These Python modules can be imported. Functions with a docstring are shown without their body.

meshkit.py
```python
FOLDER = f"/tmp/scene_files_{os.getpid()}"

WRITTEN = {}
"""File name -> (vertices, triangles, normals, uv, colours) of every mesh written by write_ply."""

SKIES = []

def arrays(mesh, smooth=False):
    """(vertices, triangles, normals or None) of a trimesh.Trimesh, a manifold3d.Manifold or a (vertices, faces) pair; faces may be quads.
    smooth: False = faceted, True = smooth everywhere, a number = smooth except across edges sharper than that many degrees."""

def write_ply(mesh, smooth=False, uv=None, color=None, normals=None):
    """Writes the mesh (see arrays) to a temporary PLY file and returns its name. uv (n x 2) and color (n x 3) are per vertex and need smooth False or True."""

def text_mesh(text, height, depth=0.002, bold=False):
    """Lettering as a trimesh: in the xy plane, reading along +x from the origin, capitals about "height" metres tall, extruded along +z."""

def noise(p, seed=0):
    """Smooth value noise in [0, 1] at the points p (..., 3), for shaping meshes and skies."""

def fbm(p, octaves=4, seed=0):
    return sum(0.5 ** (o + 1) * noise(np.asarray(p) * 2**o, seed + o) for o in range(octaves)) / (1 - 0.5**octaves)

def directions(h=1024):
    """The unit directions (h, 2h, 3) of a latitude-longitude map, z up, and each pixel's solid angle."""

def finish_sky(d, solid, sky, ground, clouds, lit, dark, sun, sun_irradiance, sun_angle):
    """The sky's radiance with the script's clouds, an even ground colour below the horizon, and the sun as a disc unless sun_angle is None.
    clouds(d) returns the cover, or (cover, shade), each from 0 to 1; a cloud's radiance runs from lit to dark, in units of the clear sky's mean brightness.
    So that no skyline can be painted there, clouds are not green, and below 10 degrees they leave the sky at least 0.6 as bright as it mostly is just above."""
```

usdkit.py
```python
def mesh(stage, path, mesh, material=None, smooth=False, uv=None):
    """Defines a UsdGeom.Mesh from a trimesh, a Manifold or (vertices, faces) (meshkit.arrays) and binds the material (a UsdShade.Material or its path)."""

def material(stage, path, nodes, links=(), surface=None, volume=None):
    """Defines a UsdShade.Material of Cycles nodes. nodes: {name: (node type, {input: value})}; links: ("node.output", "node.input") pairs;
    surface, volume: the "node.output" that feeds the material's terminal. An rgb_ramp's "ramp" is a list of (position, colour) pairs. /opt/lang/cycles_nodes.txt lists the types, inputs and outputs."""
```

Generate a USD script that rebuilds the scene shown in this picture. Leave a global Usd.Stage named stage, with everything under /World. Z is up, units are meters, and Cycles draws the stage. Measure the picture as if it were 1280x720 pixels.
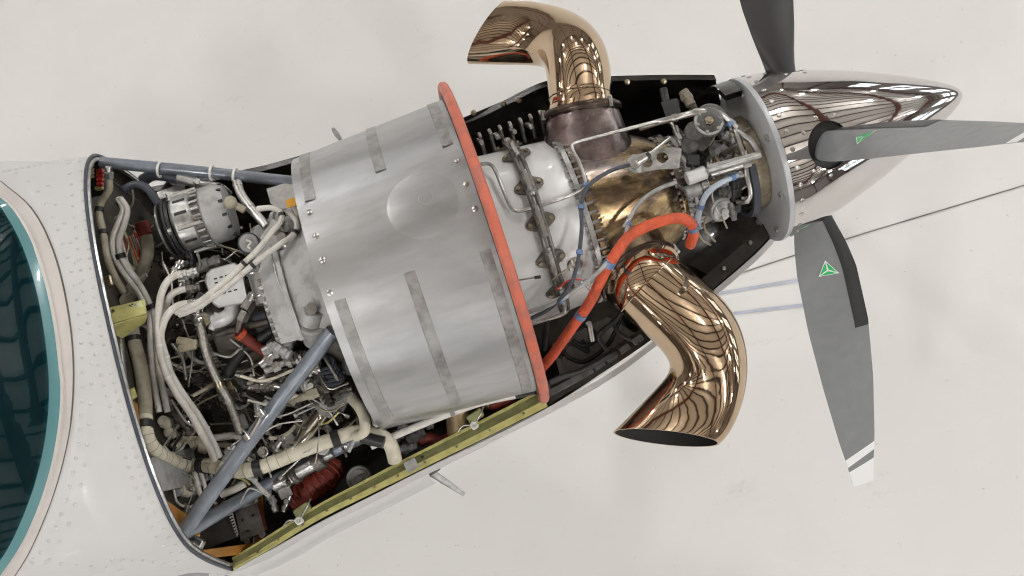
import math, random, numpy as np, trimesh, usdkit, meshkit
import manifold3d as m3
from shapely.geometry import Polygon
from pxr import Usd, UsdGeom, UsdLux, UsdShade, Sdf, Gf

stage = Usd.Stage.CreateInMemory()
UsdGeom.SetStageUpAxis(stage, 'Z'); UsdGeom.SetStageMetersPerUnit(stage, 1.0)
UsdGeom.Xform.Define(stage, '/World'); UsdGeom.Scope.Define(stage, '/World/Looks')
rnd = random.Random(7); nrs = np.random.RandomState(7)

# ------------------------------------------------------------------ camera
ZA = 1.65                                    # height of the engine's axis above the hangar floor
FPX = 1300.0                                 # focal length in pixels of a 1280 px wide picture
R = np.array([[0.949647663, -0.309974118, 0.045665757], [-0.311147597, -0.915860935, 0.253743807], [-0.03683053, -0.255176004, -0.966192899]])
CAM = np.array([-0.1210533, -0.8981076, 2.8874551])      # from the engine's axis at the orange seal
EXPOSURE = 0.50
cam = UsdGeom.Camera.Define(stage, '/World/camera')
rows = [R @ np.array([1, 0, 0]), R @ np.array([0, -1, 0]), R @ np.array([0, 0, -1])]
M = np.eye(4); M[:3, :3] = np.array(rows); M[3, :3] = CAM + [0, 0, ZA]
cam.AddTransformOp().Set(Gf.Matrix4d(*M.ravel().tolist()))
cam.CreateHorizontalApertureAttr(36.0); cam.CreateVerticalApertureAttr(20.25)
cam.CreateFocalLengthAttr(36.0 * FPX / 1280); cam.CreateClippingRangeAttr(Gf.Vec2f(0.05, 200)); cam.CreateExposureAttr(EXPOSURE)

def mat(name, nodes, links=(), surface='p.BSDF'): return usdkit.material(stage, '/World/Looks/' + name, nodes, links, surface=surface)

# ------------------------------------------------------------------ light: hangar lamps and the daylight from its open sides
dome = UsdLux.DomeLight.Define(stage, '/World/sky')
dome.GetPrim().SetCustomDataByKey('kind', 'structure')
dm = mat('hangar_daylight', {'b': ('background_shader', {'color': (0.93, 0.97, 1.0), 'strength': 0.75})}, surface='b.background')
UsdShade.MaterialBindingAPI.Apply(dome.GetPrim()).Bind(dm)
LAMP = 125.0; CEIL = 7.6

# ------------------------------------------------------------------ helpers
def ray(p): return R @ np.array([p[0] - 640.0, p[1] - 360.0, FPX])
def H(px, py, h):                            # the point of the level h above the axis that a sight line meets
    d = ray((px, py)); p = CAM + d * (h - CAM[2]) / d[2]
    return Q(px, py, -1.022) if h > -1 and p[0] < -1.022 and px > 100 else p
def Q(px, py, x):                            # the point of the plane across the axis at x
    d = ray((px, py)); return CAM + d * (x - CAM[0]) / d[0]
def K(px, py, r, far=False):                 # the point on a cylinder of radius r about the axis
    d = ray((px, py)); a = d[1]**2 + d[2]**2; b = 2 * (CAM[1] * d[1] + CAM[2] * d[2]); c = CAM[1]**2 + CAM[2]**2 - r * r
    q = b * b - 4 * a * c
    t = (-b - math.sqrt(max(q, 0))) / (2 * a); return CAM + d * t
used = {}
def path(parent, name):
    k = used.setdefault(parent, {}); n = k.get(name, 0); k[name] = n + 1
    return f'{parent}/{name}' + (f'_{n:03d}' if n else '')
def meta(p, label=None, cat=None, group=None, kind=None):
    for k, v in (('label', label), ('category', cat), ('group', group), ('kind', kind)):
        if v: p.SetCustomDataByKey(k, v)
def add(parent, name, mesh, m, label=None, cat=None, group=None, kind=None, smooth=35):
    if isinstance(mesh, list): mesh = trimesh.util.concatenate(mesh)
    p = path(parent, name); usdkit.mesh(stage, p, mesh, m, smooth=smooth); meta(stage.GetPrimAtPath(p), label, cat, group, kind); return p
def xf(parent, name, label=None, cat=None, group=None, kind=None, loc=None):
    p = path(parent, name); x = UsdGeom.Xform.Define(stage, p)
    if loc is not None: x.AddTranslateOp().Set(Gf.Vec3d(*map(float, loc)))
    meta(x.GetPrim(), label, cat, group, kind); return p
def nz(v): v = np.asarray(v, float); return v / np.linalg.norm(v)
def tri(v, f): return trimesh.Trimesh(np.asarray(v, float), np.asarray(f, int), process=False)
def grid(P, closed=False):                   # quads over an array (n, m, 3)
    n, m = P.shape[:2]; f = []
    for i in range(n - 1):
        for j in range(m if closed else m - 1):
            a, b = i * m + j, i * m + (j + 1) % m; c, d = a + m, b + m
            f += [(a, b, d), (a, d, c)]
    return tri(P.reshape(-1, 3), f)
def spline(pts, n=6):
    P = np.array(pts, float)
    if len(P) < 3: return np.linspace(P[0], P[-1], 4)
    A = np.vstack([2 * P[0] - P[1], P, 2 * P[-1] - P[-2]]); out = []
    for i in range(len(P) - 1):
        p0, p1, p2, p3 = A[i:i + 4]
        for t in np.arange(n) / n:
            out.append(0.5 * (2 * p1 + (p2 - p0) * t + (2 * p0 - 5 * p1 + 4 * p2 - p3) * t * t + (3 * p1 - p0 - 3 * p2 + p3) * t**3))
    out.append(P[-1]); return np.array(out)
def frames(P, closed=False):
    if closed: T = np.roll(P, -1, 0) - np.roll(P, 1, 0)
    else: T = np.gradient(P, axis=0)
    T /= np.linalg.norm(T, axis=1, keepdims=True) + 1e-12
    a = nz(np.cross(T[0], [0, 0, 1] if abs(T[0][2]) < .9 else [1, 0, 0])); Aa = []
    for t in T:
        a = nz(a - t * (a @ t)); Aa.append(a)
    Aa = np.array(Aa); return T, Aa, np.cross(T, Aa)
def sweep(P, ra, rb=None, s=12, cap=True, up=None, closed=False):
    P = np.asarray(P, float); T, A, B = frames(P, closed)
    if up is not None:
        A = np.cross(T, up); A /= np.linalg.norm(A, axis=1, keepdims=True); B = np.cross(T, A)
    ra = np.broadcast_to(ra, len(P)); rb = ra if rb is None else np.broadcast_to(rb, len(P))
    w = np.arange(s) * 2 * np.pi / s
    V = P[:, None] + (ra[:, None] * np.cos(w))[:, :, None] * A[:, None] + (rb[:, None] * np.sin(w))[:, :, None] * B[:, None]
    if closed: V = np.vstack([V, V[:1]])
    g = grid(V, True)
    if cap and not closed:
        n = len(g.vertices); v = np.vstack([g.vertices, P[:1], P[-1:]]); L = (len(P) - 1) * s
        f = [(n, (j + 1) % s, j) for j in range(s)] + [(n + 1, L + j, L + (j + 1) % s) for j in range(s)]
        g = tri(v, np.vstack([g.faces, f]))
    return g
def tube(pts, r, s=12, n=6): return sweep(spline(pts, n), r, s=s)
def basis(d):
    d = nz(d); a = nz(np.cross(d, [0, 0, 1] if abs(d[2]) < .9 else [1, 0, 0])); return d, a, np.cross(d, a)
def lathe(prof, p=(0, 0, 0), d=(1, 0, 0), n=32, a0=None, a1=None):   # (t along d, r)
    d, a, b = basis(d); full = a0 is None
    w = np.arange(n) * 2 * np.pi / n if full else np.linspace(a0, a1, n)
    V = np.array([[np.asarray(p) + d * t + r * (np.cos(x) * a + np.sin(x) * b) for x in w] for t, r in prof])
    return grid(V, full)
def around(prof, n=64, a0=-180, a1=180):     # lathe about the engine's axis, angle 0 up, positive to the near side
    w = np.radians(np.linspace(a0, a1, n + 1)); full = a1 - a0 >= 360
    if full: w = w[:-1]
    V = np.array([[(x, -r * math.sin(t), r * math.cos(t)) for t in w] for x, r in prof]); return grid(V, full)
def pol(x, r, deg): t = math.radians(deg); return np.array([x, -r * math.sin(t), r * math.cos(t)])
def cyl(p, q, r, n=16, r2=None, bev=.12):
    p, q = np.asarray(p, float), np.asarray(q, float); L = np.linalg.norm(q - p); r2 = r if r2 is None else r2; c = min(bev * min(r, r2), L / 3)
    return lathe([(0, 1e-5), (0, r - c), (c, r), (L - c, r2), (L, r2 - c), (L, 1e-5)], p, q - p, n)
def hexn(p, q, r): return cyl(p, q, r, 6, bev=.06)
def ringt(p, d, R0, r, n=24, s=8):
    d, a, b = basis(d); w = np.arange(n) * 2 * np.pi / n
    return sweep(np.array([np.asarray(p) + R0 * (np.cos(x) * a + np.sin(x) * b) for x in w]), r, s=s, closed=True)
def box(c, size, ex=(1, 0, 0), ez=(0, 0, 1), bev=.004):
    ex = nz(ex); ey = nz(np.cross(ez, ex)); ez = np.cross(ex, ey); s = np.asarray(size, float) / 2; b = min(bev, s.min() * .45); P = []
    for i in (-1, 1):
        for j in (-1, 1):
            for k in (-1, 1):
                for m in range(3):
                    e = s.copy(); e -= b; e[m] += b; P.append(e * [i, j, k])
    h = trimesh.convex.convex_hull(np.array(P)); v = h.vertices @ np.array([ex, ey, ez]) + np.asarray(c); return tri(v, h.faces)
def ball(c, r, sub=2, sc=(1, 1, 1)):
    s = trimesh.creation.icosphere(sub, r); return tri(s.vertices * sc + np.asarray(c), s.faces)
def plate(pix, h, t, holes=(), tilt=None):   # flat plate whose outline is met by the given sight lines at level h (or heights per corner)
    hs = np.broadcast_to(h, len(pix)); P = np.array([H(x, y, z) for (x, y), z in zip(pix, hs)])
    c = P.mean(0); u, s, vt = np.linalg.svd(P - c); n = vt[2] * np.sign(vt[2][2] or 1); ex = nz(P[1] - P[0] - n * ((P[1] - P[0]) @ n)); ey = np.cross(n, ex)
    uv = [((p - c) @ ex, (p - c) @ ey) for p in P]; hl = [[((H(x, y, z) - c) @ ex + r * math.cos(w), (H(x, y, z) - c) @ ey + r * math.sin(w)) for w in np.linspace(0, 6.28, 14)[:-1]] for x, y, z, r in holes]
    g = Polygon(uv, hl).buffer(0)
    e = trimesh.creation.extrude_polygon(g, t, engine='earcut'); v = e.vertices; v = c + v[:, :1] * ex + v[:, 1:2] * ey + (v[:, 2:] - t) * n
    return tri(v, e.faces)
def hull(P): h = trimesh.convex.convex_hull(np.asarray(P, float)); return h
def hits(mesh, px):                          # first points of a mesh met by sight lines
    v, f = np.asarray(mesh.vertices), np.asarray(mesh.faces); a, e1, e2 = v[f[:, 0]], v[f[:, 1]] - v[f[:, 0]], v[f[:, 2]] - v[f[:, 0]]; out = []
    for p in px:
        d = nz(ray(p)); q = np.cross(d, e2); det = (e1 * q).sum(1); det = np.where(abs(det) < 1e-14, 1e-14, det); s = CAM - a
        u = (s * q).sum(1) / det; w = np.cross(s, e1); vv = (w @ d) / det; t = (e2 * w).sum(1) / det
        ok = (u >= -1e-6) & (vv >= -1e-6) & (u + vv <= 1 + 1e-6) & (t > .1)
        if ok.any():
            i = np.where(ok, t, 1e9).argmin(); n = nz(np.cross(e1[i], e2[i])); n = n if n @ d < 0 else -n; out.append((CAM + d * t[i], n))
        else: out.append(None)
    return out

# ------------------------------------------------------------------ materials
def PM(name, col, rough=.5, metal=0., var=.0, dirt=None, damt=.5, scale=25, bump=0., bscale=80, coat=0., rvar=0., spec=.5, stretch=(1, 1, 1), bdist=.002):
    nodes = {'g': ('geometry', {}), 'mp': ('mapping', {'scale': stretch}), 'p': ('principled_bsdf', {'base_color': col, 'roughness': rough, 'metallic': metal, 'coat_weight': coat, 'specular_ior_level': spec})}
    links = [('g.position', 'mp.vector')]
    if var or dirt is not None:
        nodes['n'] = ('noise_texture', {'scale': scale, 'detail': 5, 'roughness': .6})
        dc = dirt if dirt is not None else tuple(c * .4 for c in col)
        nodes['r'] = ('rgb_ramp', {'ramp': [(0, tuple(c * (1 + var) for c in col)), (.45, col), (.58, tuple(a * (1 - damt) + b * damt for a, b in zip(col, dc)) if dirt is not None else tuple(c * (1 - var) for c in col)), (1, dc if dirt is not None else tuple(c * (1 - 1.5 * var) for c in col))]})
        links += [('mp.vector', 'n.vector'), ('n.fac', 'r.fac'), ('r.color', 'p.base_color')]
    if rvar:
        nodes['n2'] = ('noise_texture', {'scale': scale * .7, 'detail': 4}); nodes['mr'] = ('map_range', {'from_min': .3, 'from_max': .7, 'to_min': max(rough - rvar, .02), 'to_max': rough + rvar})
        links += [('mp.vector', 'n2.vector'), ('n2.fac', 'mr.value'), ('mr.result', 'p.roughness')]
    if bump:
        nodes['n3'] = ('noise_texture', {'scale': bscale, 'detail': 3}); nodes['b'] = ('bump', {'strength': bump, 'distance': bdist})
        links += [('mp.vector', 'n3.vector'), ('n3.fac', 'b.height'), ('b.normal', 'p.normal')]
    return mat(name, nodes, links)
WHITE = PM('white_aircraft_paint', (.61, .605, .60), .38, var=.02, scale=6, coat=.08, bump=.04, bscale=9, bdist=.01)
CREAM = PM('windshield_frame_paint', (.60, .56, .53), .33, var=.05, scale=9, coat=.2)
CHROME = PM('polished_spinner', (.68, .65, .64), .035, 1, bump=.05, bscale=4, bdist=.02)
GOLD = PM('polished_bronze_exhaust', (.60, .455, .32), .045, 1, var=.06, scale=7, bump=.10, bscale=5, bdist=.02)
SOOT = PM('exhaust_soot', (.012, .011, .010), .8)
ALU = PM('brushed_aluminium', (.48, .485, .495), .37, .85, var=.12, scale=7, rvar=.10, bump=.22, bscale=7, bdist=.012, stretch=(.5, 1.6, 1.6))
STRAP = PM('dull_steel_strap', (.42, .415, .41), .40, .85, var=.2, scale=28, rvar=.1)
ALUD = PM('worn_aluminium', (.50, .50, .49), .36, .9, var=.25, scale=30, rvar=.1, bump=.1)
STEEL = PM('steel_fitting', (.55, .54, .52), .27, 1, var=.2, scale=60)
DSTEEL = PM('dark_dirty_steel', (.20, .185, .165), .45, .8, dirt=(.05, .04, .03), scale=45)
CASE = PM('grey_cast_case', (.42, .42, .42), .5, .25, dirt=(.13, .12, .10), damt=.3, scale=22, bump=.2)
CASEW = PM('painted_white_case', (.66, .66, .66), .34, .15, var=.05, scale=10, coat=.15, rvar=.06)
DARKG = PM('dark_grey_casting', (.15, .15, .15), .5, .3, dirt=(.06, .05, .045), scale=40, bump=.3)
SEAL = PM('red_orange_silicone', (.56, .14, .085), .46, dirt=(.30, .12, .10), damt=.5, scale=20, bump=.3, rvar=.1)
ORANGE = PM('orange_fire_sleeve', (.66, .10, .035), .5, dirt=(.36, .06, .03), damt=.45, scale=22, bump=.8, bscale=150, bdist=.004)
BLACK = PM('black_rubber', (.018, .018, .019), .45, var=.3, scale=40, bump=.1)
SATIN = PM('black_painted_metal', (.022, .021, .020), .3, .2, dirt=(.07, .06, .05), damt=.3, scale=18, coat=.2)
OLIVE = PM('dark_bay_metal', (.06, .053, .043), .6, dirt=(.13, .11, .08), damt=.4, scale=14, bump=.2)
HOSE = PM('grey_white_hose', (.62, .60, .56), .55, dirt=(.36, .32, .25), damt=.25, scale=30, bump=.2, bscale=200)
CREAMH = PM('cream_tape_wrap', (.62, .58, .47), .55, dirt=(.36, .31, .22), damt=.3, scale=24, bump=.2, bscale=120)
TAN = PM('tan_hose', (.36, .33, .25), .6, dirt=(.20, .17, .11), damt=.4, scale=25, bump=.3)
BLUEG = PM('blue_grey_tube_paint', (.20, .225, .265), .30, .3, var=.12, scale=30, coat=.3)
NAVY = PM('dark_blue_hose', (.055, .062, .082), .45, var=.15, scale=40)
PRIMER = PM('yellow_green_primer', (.50, .47, .17), .45, dirt=(.27, .25, .11), damt=.35, scale=30)
GREEN = PM('olive_green_primer', (.34, .35, .16), .45, dirt=(.17, .16, .08), damt=.4, scale=25)
AMBER = PM('amber_insulation', (.42, .19, .035), .42, dirt=(.22, .09, .02), damt=.5, scale=10, bump=.15)
BRASS = PM('brass', (.42, .36, .26), .34, 1, var=.25, scale=60)
REDC = PM('red_cloth_duct', (.22, .032, .02), .6, dirt=(.12, .02, .015), damt=.4, scale=30, bump=.3)
REDP = PM('red_plastic', (.55, .04, .03), .35)
BLUEP = PM('blue_clamp', (.15, .24, .42), .35, .3, var=.15, scale=60)
PRINT = PM('print_black', (.03, .03, .03), .5)
LABELW = PM('paper_white', (.72, .71, .68), .5)
YELLOW = PM('orange_label', (.75, .36, .03), .5)
BLADE = PM('grey_blade_paint', (.205, .215, .223), .38, dirt=(.25, .255, .26), damt=.25, scale=26, rvar=.06, bump=.05)
BOOT = PM('black_erosion_boot', (.014, .014, .015), .38, var=.2, scale=60, bump=.1)
BLADEB = PM('black_blade_paint', (.022, .020, .020), .36, var=.1, scale=20)
WTIP = PM('white_tip_paint', (.84, .845, .85), .35)
GREENM = PM('green_marking', (.02, .52, .15), .4)
BACKP = PM('grey_backplate', (.50, .51, .53), .34, .2, var=.05, scale=14)
INTG = PM('inner_dark', (.02, .02, .02), .6)
TAPEB = PM('lamp_shade_white', (.7, .7, .7), .5)
# heat-tinted exhaust duct: blue-purple at the branch ducts, gold and brown bands on the body
def heat(name, cols, sc, st):
    return mat(name, {'g': ('geometry', {}), 'mp': ('mapping', {'scale': st}), 'n': ('noise_texture', {'scale': sc, 'detail': 6, 'roughness': .6, 'distortion': .6}), 'r': ('rgb_ramp', {'ramp': cols}),
        'n2': ('noise_texture', {'scale': 30, 'detail': 4}), 'mr': ('map_range', {'from_min': .3, 'from_max': .7, 'to_min': .2, 'to_max': .38}), 'b': ('bump', {'strength': .12, 'distance': .003}), 'p': ('principled_bsdf', {'metallic': 1.0})},
        [('g.position', 'mp.vector'), ('mp.vector', 'n.vector'), ('n.fac', 'r.fac'), ('r.color', 'p.base_color'), ('mp.vector', 'n2.vector'), ('n2.fac', 'mr.value'), ('mr.result', 'p.roughness'), ('n2.fac', 'b.height'), ('b.normal', 'p.normal')])
HEATG = heat('heat_gold_steel', [(0, (.065, .045, .036)), (.30, (.12, .085, .06)), (.42, (.24, .165, .095)), (.48, (.33, .24, .125)), (.53, (.17, .12, .08)), (.60, (.24, .195, .16)), (.70, (.10, .085, .085)), (1, (.22, .19, .175))], 3.6, (.8, 2.2, 2.2))
HEATP = heat('heat_purple_steel', [(0, (.15, .12, .125)), (.4, (.25, .20, .195)), (.5, (.33, .275, .26)), (.6, (.20, .165, .175)), (1, (.38, .31, .25))], 5, (1, 1, 1))
HEATN = heat('heat_brown_steel', [(0, (.07, .05, .04)), (.4, (.17, .125, .09)), (.5, (.29, .21, .13)), (.6, (.15, .115, .10)), (1, (.30, .24, .19))], 5, (1, 1, 1))
BROWNF = PM('brown_clamp_ring', (.085, .062, .048), .36, .9, var=.3, scale=40)
GLASS = mat('windshield_glass', {'f': ('fresnel', {'IOR': 1.55}), 'gl': ('glossy_bsdf', {'color': (.9, .95, .95), 'roughness': .01}), 'tr': ('transparent_bsdf', {'color': (.15, .37, .41)}), 'm': ('mix_closure', {})},
    [('f.fac', 'm.fac'), ('tr.BSDF', 'm.closure1'), ('gl.BSDF', 'm.closure2')], surface='m.closure')
TEAL = PM('cockpit_shade', (.10, .20, .22), .5, var=.15, scale=3)
EDGE = PM('windshield_edge_seal', (.10, .25, .27), .25, coat=.4)

# ------------------------------------------------------------------ setting: floor, roof with purlins, lamps
FLOOR = mat('painted_concrete', {'g': ('geometry', {}), 'n': ('noise_texture', {'scale': .9, 'detail': 7, 'roughness': .62}), 'r': ('rgb_ramp', {'ramp': [(0, (.60, .585, .56)), (.36, (.68, .67, .652)), (.5, (.71, .703, .688)), (.66, (.695, .685, .668)), (1, (.62, .60, .565))]}),
    's': ('noise_texture', {'scale': 26, 'detail': 6, 'roughness': .75}), 'sr': ('rgb_ramp', {'ramp': [(0, (.30, .27, .22)), (.29, (.62, .58, .52)), (.36, (1, 1, 1)), (1, (1, 1, 1))]}), 'm': ('mix_color', {'blend_type': 'multiply', 'fac': 1.0}),
    'mp': ('mapping', {'scale': (1.0, 2.6, 1), 'rotation': (0, 0, .5)}), 't': ('noise_texture', {'scale': 2.3, 'detail': 6, 'roughness': .72, 'distortion': .3}), 'tr': ('rgb_ramp', {'ramp': [(0, (1, 1, 1)), (.62, (1, 1, 1)), (.74, (.86, .84, .80)), (1, (.8, .76, .7))]}), 'm2': ('mix_color', {'blend_type': 'multiply', 'fac': .8}),
    'v': ('noise_texture', {'scale': 60, 'detail': 4}), 'b': ('bump', {'strength': .08, 'distance': .004}), 'p': ('principled_bsdf', {'roughness': .42, 'specular_ior_level': .35})},
    [('g.position', 'n.vector'), ('g.position', 's.vector'), ('n.fac', 'r.fac'), ('s.fac', 'sr.fac'), ('r.color', 'm.a'), ('sr.color', 'm.b'), ('g.position', 'mp.vector'), ('mp.vector', 't.vector'), ('t.fac', 'tr.fac'), ('m.result', 'm2.a'), ('tr.color', 'm2.b'), ('m2.result', 'p.base_color'), ('g.position', 'v.vector'), ('v.fac', 'b.height'), ('b.normal', 'p.normal')])
ROOFW = PM('roof_sheet', (.66, .62, .57), .6, var=.03, scale=1)
WALLM = PM('hangar_wall_sheet', (.27, .245, .22), .6, var=.05, scale=1)
PURL = PM('purlin_brown', (.045, .03, .025), .5)
BEAM = PM('roof_beam_red_brown', (.10, .035, .025), .5)
EMIT = mat('lamp_glow', {'e': ('emission', {'color': (1, .998, .985), 'strength': LAMP})}, surface='e.emission')
W = '/World'
def quad(x0, x1, y0, y1, z): return tri([(x0, y0, z), (x1, y0, z), (x1, y1, z), (x0, y1, z)], [(0, 1, 2), (0, 2, 3)])
add(W, 'floor', quad(-26, 26, -26, 26, 0), FLOOR, kind='structure', smooth=False)
CRACK = PM('floor_joint', (.20, .19, .17), .7, var=.3, scale=6); STRIPE = PM('blue_floor_line', (.46, .49, .58), .5, var=.15, scale=9)
def strip(pix, w, z): 
    P = np.array([H(x, y, -ZA) for x, y in pix]); d = nz(P[-1] - P[0]); s = np.cross([0, 0, 1], d) * w / 2
    return grid(np.array([P - s, P + s]) + [0, 0, ZA + z])
add('/World/floor', 'joint', strip([(880, 357), (985, 322), (1090, 289), (1300, 226)], .006, .004), CRACK, smooth=False)
add('/World/floor', 'painted_line', strip([(880, 370), (1000, 350)], .014, .004), STRIPE, smooth=False)
add('/World/floor', 'painted_line', strip([(900, 394), (1008, 381)], .014, .004), STRIPE, smooth=False)
roof = xf(W, 'hangar_ceiling', kind='structure')
add(roof, 'roof_sheet', box((0, 0, CEIL + .1), (50, 50, .1)), ROOFW, smooth=False)
for k in range(37): add(roof, 'purlin', box((0, -24.3 + 1.35 * k, CEIL - .03), (49.6, .15, .18)), PURL, smooth=False)
for k in range(7): add(roof, 'roof_beam', box((-22.5 + 7.5 * k, 0, CEIL - .32), (.26, 49.6, .40)), BEAM, smooth=False)
hw_ = xf(W, 'hangar_wall', kind='structure')
WIN = mat('daylit_window', {'e': ('emission', {'color': (.80, .92, 1), 'strength': 2.2})}, surface='e.emission')
for k in range(8):
    for j in range(2): add(hw_, 'window', box((24.9, -21 + 6 * k, 2.9 + 2.3 * j), (.04, 3.6, 1.7)), WIN, smooth=False)
    for q in (-1.8, -.6, .6, 1.8): add(hw_, 'mullion', box((24.85, -21 + 6 * k + q, 4.05), (.08, .10, 4.1)), PURL, smooth=False)
for sx_, sy_ in ((1, 0), (-1, 0), (0, 1), (0, -1)):
    ln = (.1, 50, CEIL + .1) if sx_ else (50, .1, CEIL + .1); add(hw_, 'wall_sheet', box((25 * sx_, 25 * sy_, (CEIL + .1) / 2 - .02), ln), WALLM, smooth=False)
    for k in range(5): add(hw_, 'wall_girt', box((24.85 * sx_, 24.85 * sy_, 1.0 + 1.45 * k), (.12, 49, .10) if sx_ else (49, .12, .10)), PURL, smooth=False)
    for k in range(7): q = -22.5 + 7.5 * k; add(hw_, 'wall_column', box((24.7 * sx_ + (0 if sx_ else q), 24.7 * sy_ + (q if sx_ else 0), CEIL / 2), (.26, .26, CEIL - .6)), BEAM, smooth=False)
for i in range(6):
    for j in range(6):
        x, y = -18.75 + 7.5 * i, -18.0 + 7.4 * j; z = CEIL - .7
        l = xf(W, 'ceiling_lamp', 'round high bay lamp hanging under the hangar roof', 'lamp', 'hangar lamps in rows', loc=(x, y, z))
        add(l, 'lamp_shade', lathe([(.30, .03), (.28, .08), (.14, .12), (.10, .19)], n=20, d=(0, 0, 1)), TAPEB)
        add(l, 'lamp_glass', lathe([(-.16, 1e-4), (-.15, .12), (-.08, .21), (.02, .24), (.09, .20)], n=24, d=(0, 0, 1)), EMIT)
        add(l, 'hanger', cyl((0, 0, .3), (0, 0, .7), .012, 6), PURL)

# ------------------------------------------------------------------ the aircraft
A = xf(W, 'airplane', 'white turboprop aircraft nose with its engine cowling taken off and grey propeller', 'airplane', loc=(0, 0, ZA))
# --- fuselage
half = np.array([(0, .365), (.12, .362), (.24, .350), (.36, .322), (.45, .284), (.52, .235), (.57, .165), (.60, .06), (.622, -.08), (.632, -.2), (.63, -.4), (.56, -.65), (.36, -.8), (0, -.86)])
half = spline(np.c_[half, np.zeros(len(half))], 4)[:, :2]
def section(x):
    k = -1.0 - x
    zt = np.interp(k, [0, .08, .13, .18, .26, .40, .9, 2], [.365, .378, .395, .435, .51, .63, 1.0, 1.4]); w = np.interp(k, [0, .3, 1, 2], [1, 1.07, 1.18, 1.2])
    z = np.where(half[:, 1] > -.2, -.2 + (half[:, 1] + .2) * (zt + .2) / .565, half[:, 1]); y = half[:, 0] * w
    P = np.c_[np.full(len(y), x), -y, z]; Pm = P[::-1][1:-1] * [1, -1, 1]; return np.vstack([P, Pm])
xs = [-1.0, -1.02, -1.05, -1.1, -1.13, -1.155, -1.18, -1.21, -1.25, -1.3, -1.33, -1.36, -1.42, -1.5, -1.6, -1.8, -2.1, -2.5, -3]
FUS = grid(np.array([section(x) for x in xs]), True)
fus = add(A, 'fuselage', FUS, WHITE, smooth=50)
rimP = np.array(sorted([p for p in section(-1.0) if p[2] > -.35], key=lambda p: math.atan2(p[1], p[2] + .3)))
add(fus, 'rim_seal', sweep(rimP + [.003, 0, 0], .0048, s=8), NAVY)
add(fus, 'rim_strip', sweep(rimP * [1, .98, .97] + [.006, 0, 0], .006, s=6), ALUD)
def onfus(px, off=0.0):
    r = hits(FUS, px); return [(p + n * off, n) if (q := 1) else None for p, n in [v for v in r if v is not None]]
def smoothpx(pix, n): 
    P = spline(np.c_[np.array(pix, float), np.zeros(len(pix))], 12)[:, :2]; d = np.r_[0, np.cumsum(np.linalg.norm(np.diff(P, axis=0), axis=1))]; t = np.linspace(0, d[-1], n)
    return np.c_[np.interp(t, d, P[:, 0]), np.interp(t, d, P[:, 1])]
glass = smoothpx([(-12, 240), (15, 262), (42, 310), (61, 372), (72, 440), (75, 500), (68, 560), (52, 620), (26, 680), (-8, 730)], 44)
def patch(edge, dx, off, nc=8):
    V = []
    for x, y in edge:
        row = [hits(FUS, [(x - dx * t, y)])[0] for t in np.linspace(0, 1, nc)]
        for i in range(nc):
            if row[i] is None: row[i] = row[i - 1] if i and row[i - 1] else hits(FUS, [(x + 12, y + (14 if y < 360 else -14))])[0]
        V.append([p + n * off for p, n in row])
    return np.array(V)
inner = glass + [-15, 0]
add(fus, 'windshield_edge', grid(patch(glass, 20, .006, 3)), EDGE, smooth=60)
add(fus, 'windshield', grid(patch(inner, 150, .009, 12)), GLASS, smooth=60)
add(fus, 'glare_shield', grid(patch(glass + [-4, 0], 170, .0025, 10)), TEAL, smooth=60)
groove = smoothpx([(0, 227), (40, 262), (66, 312), (82, 372), (91, 440), (90, 510), (80, 570), (62, 630), (36, 690), (12, 728)], 44)
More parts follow.
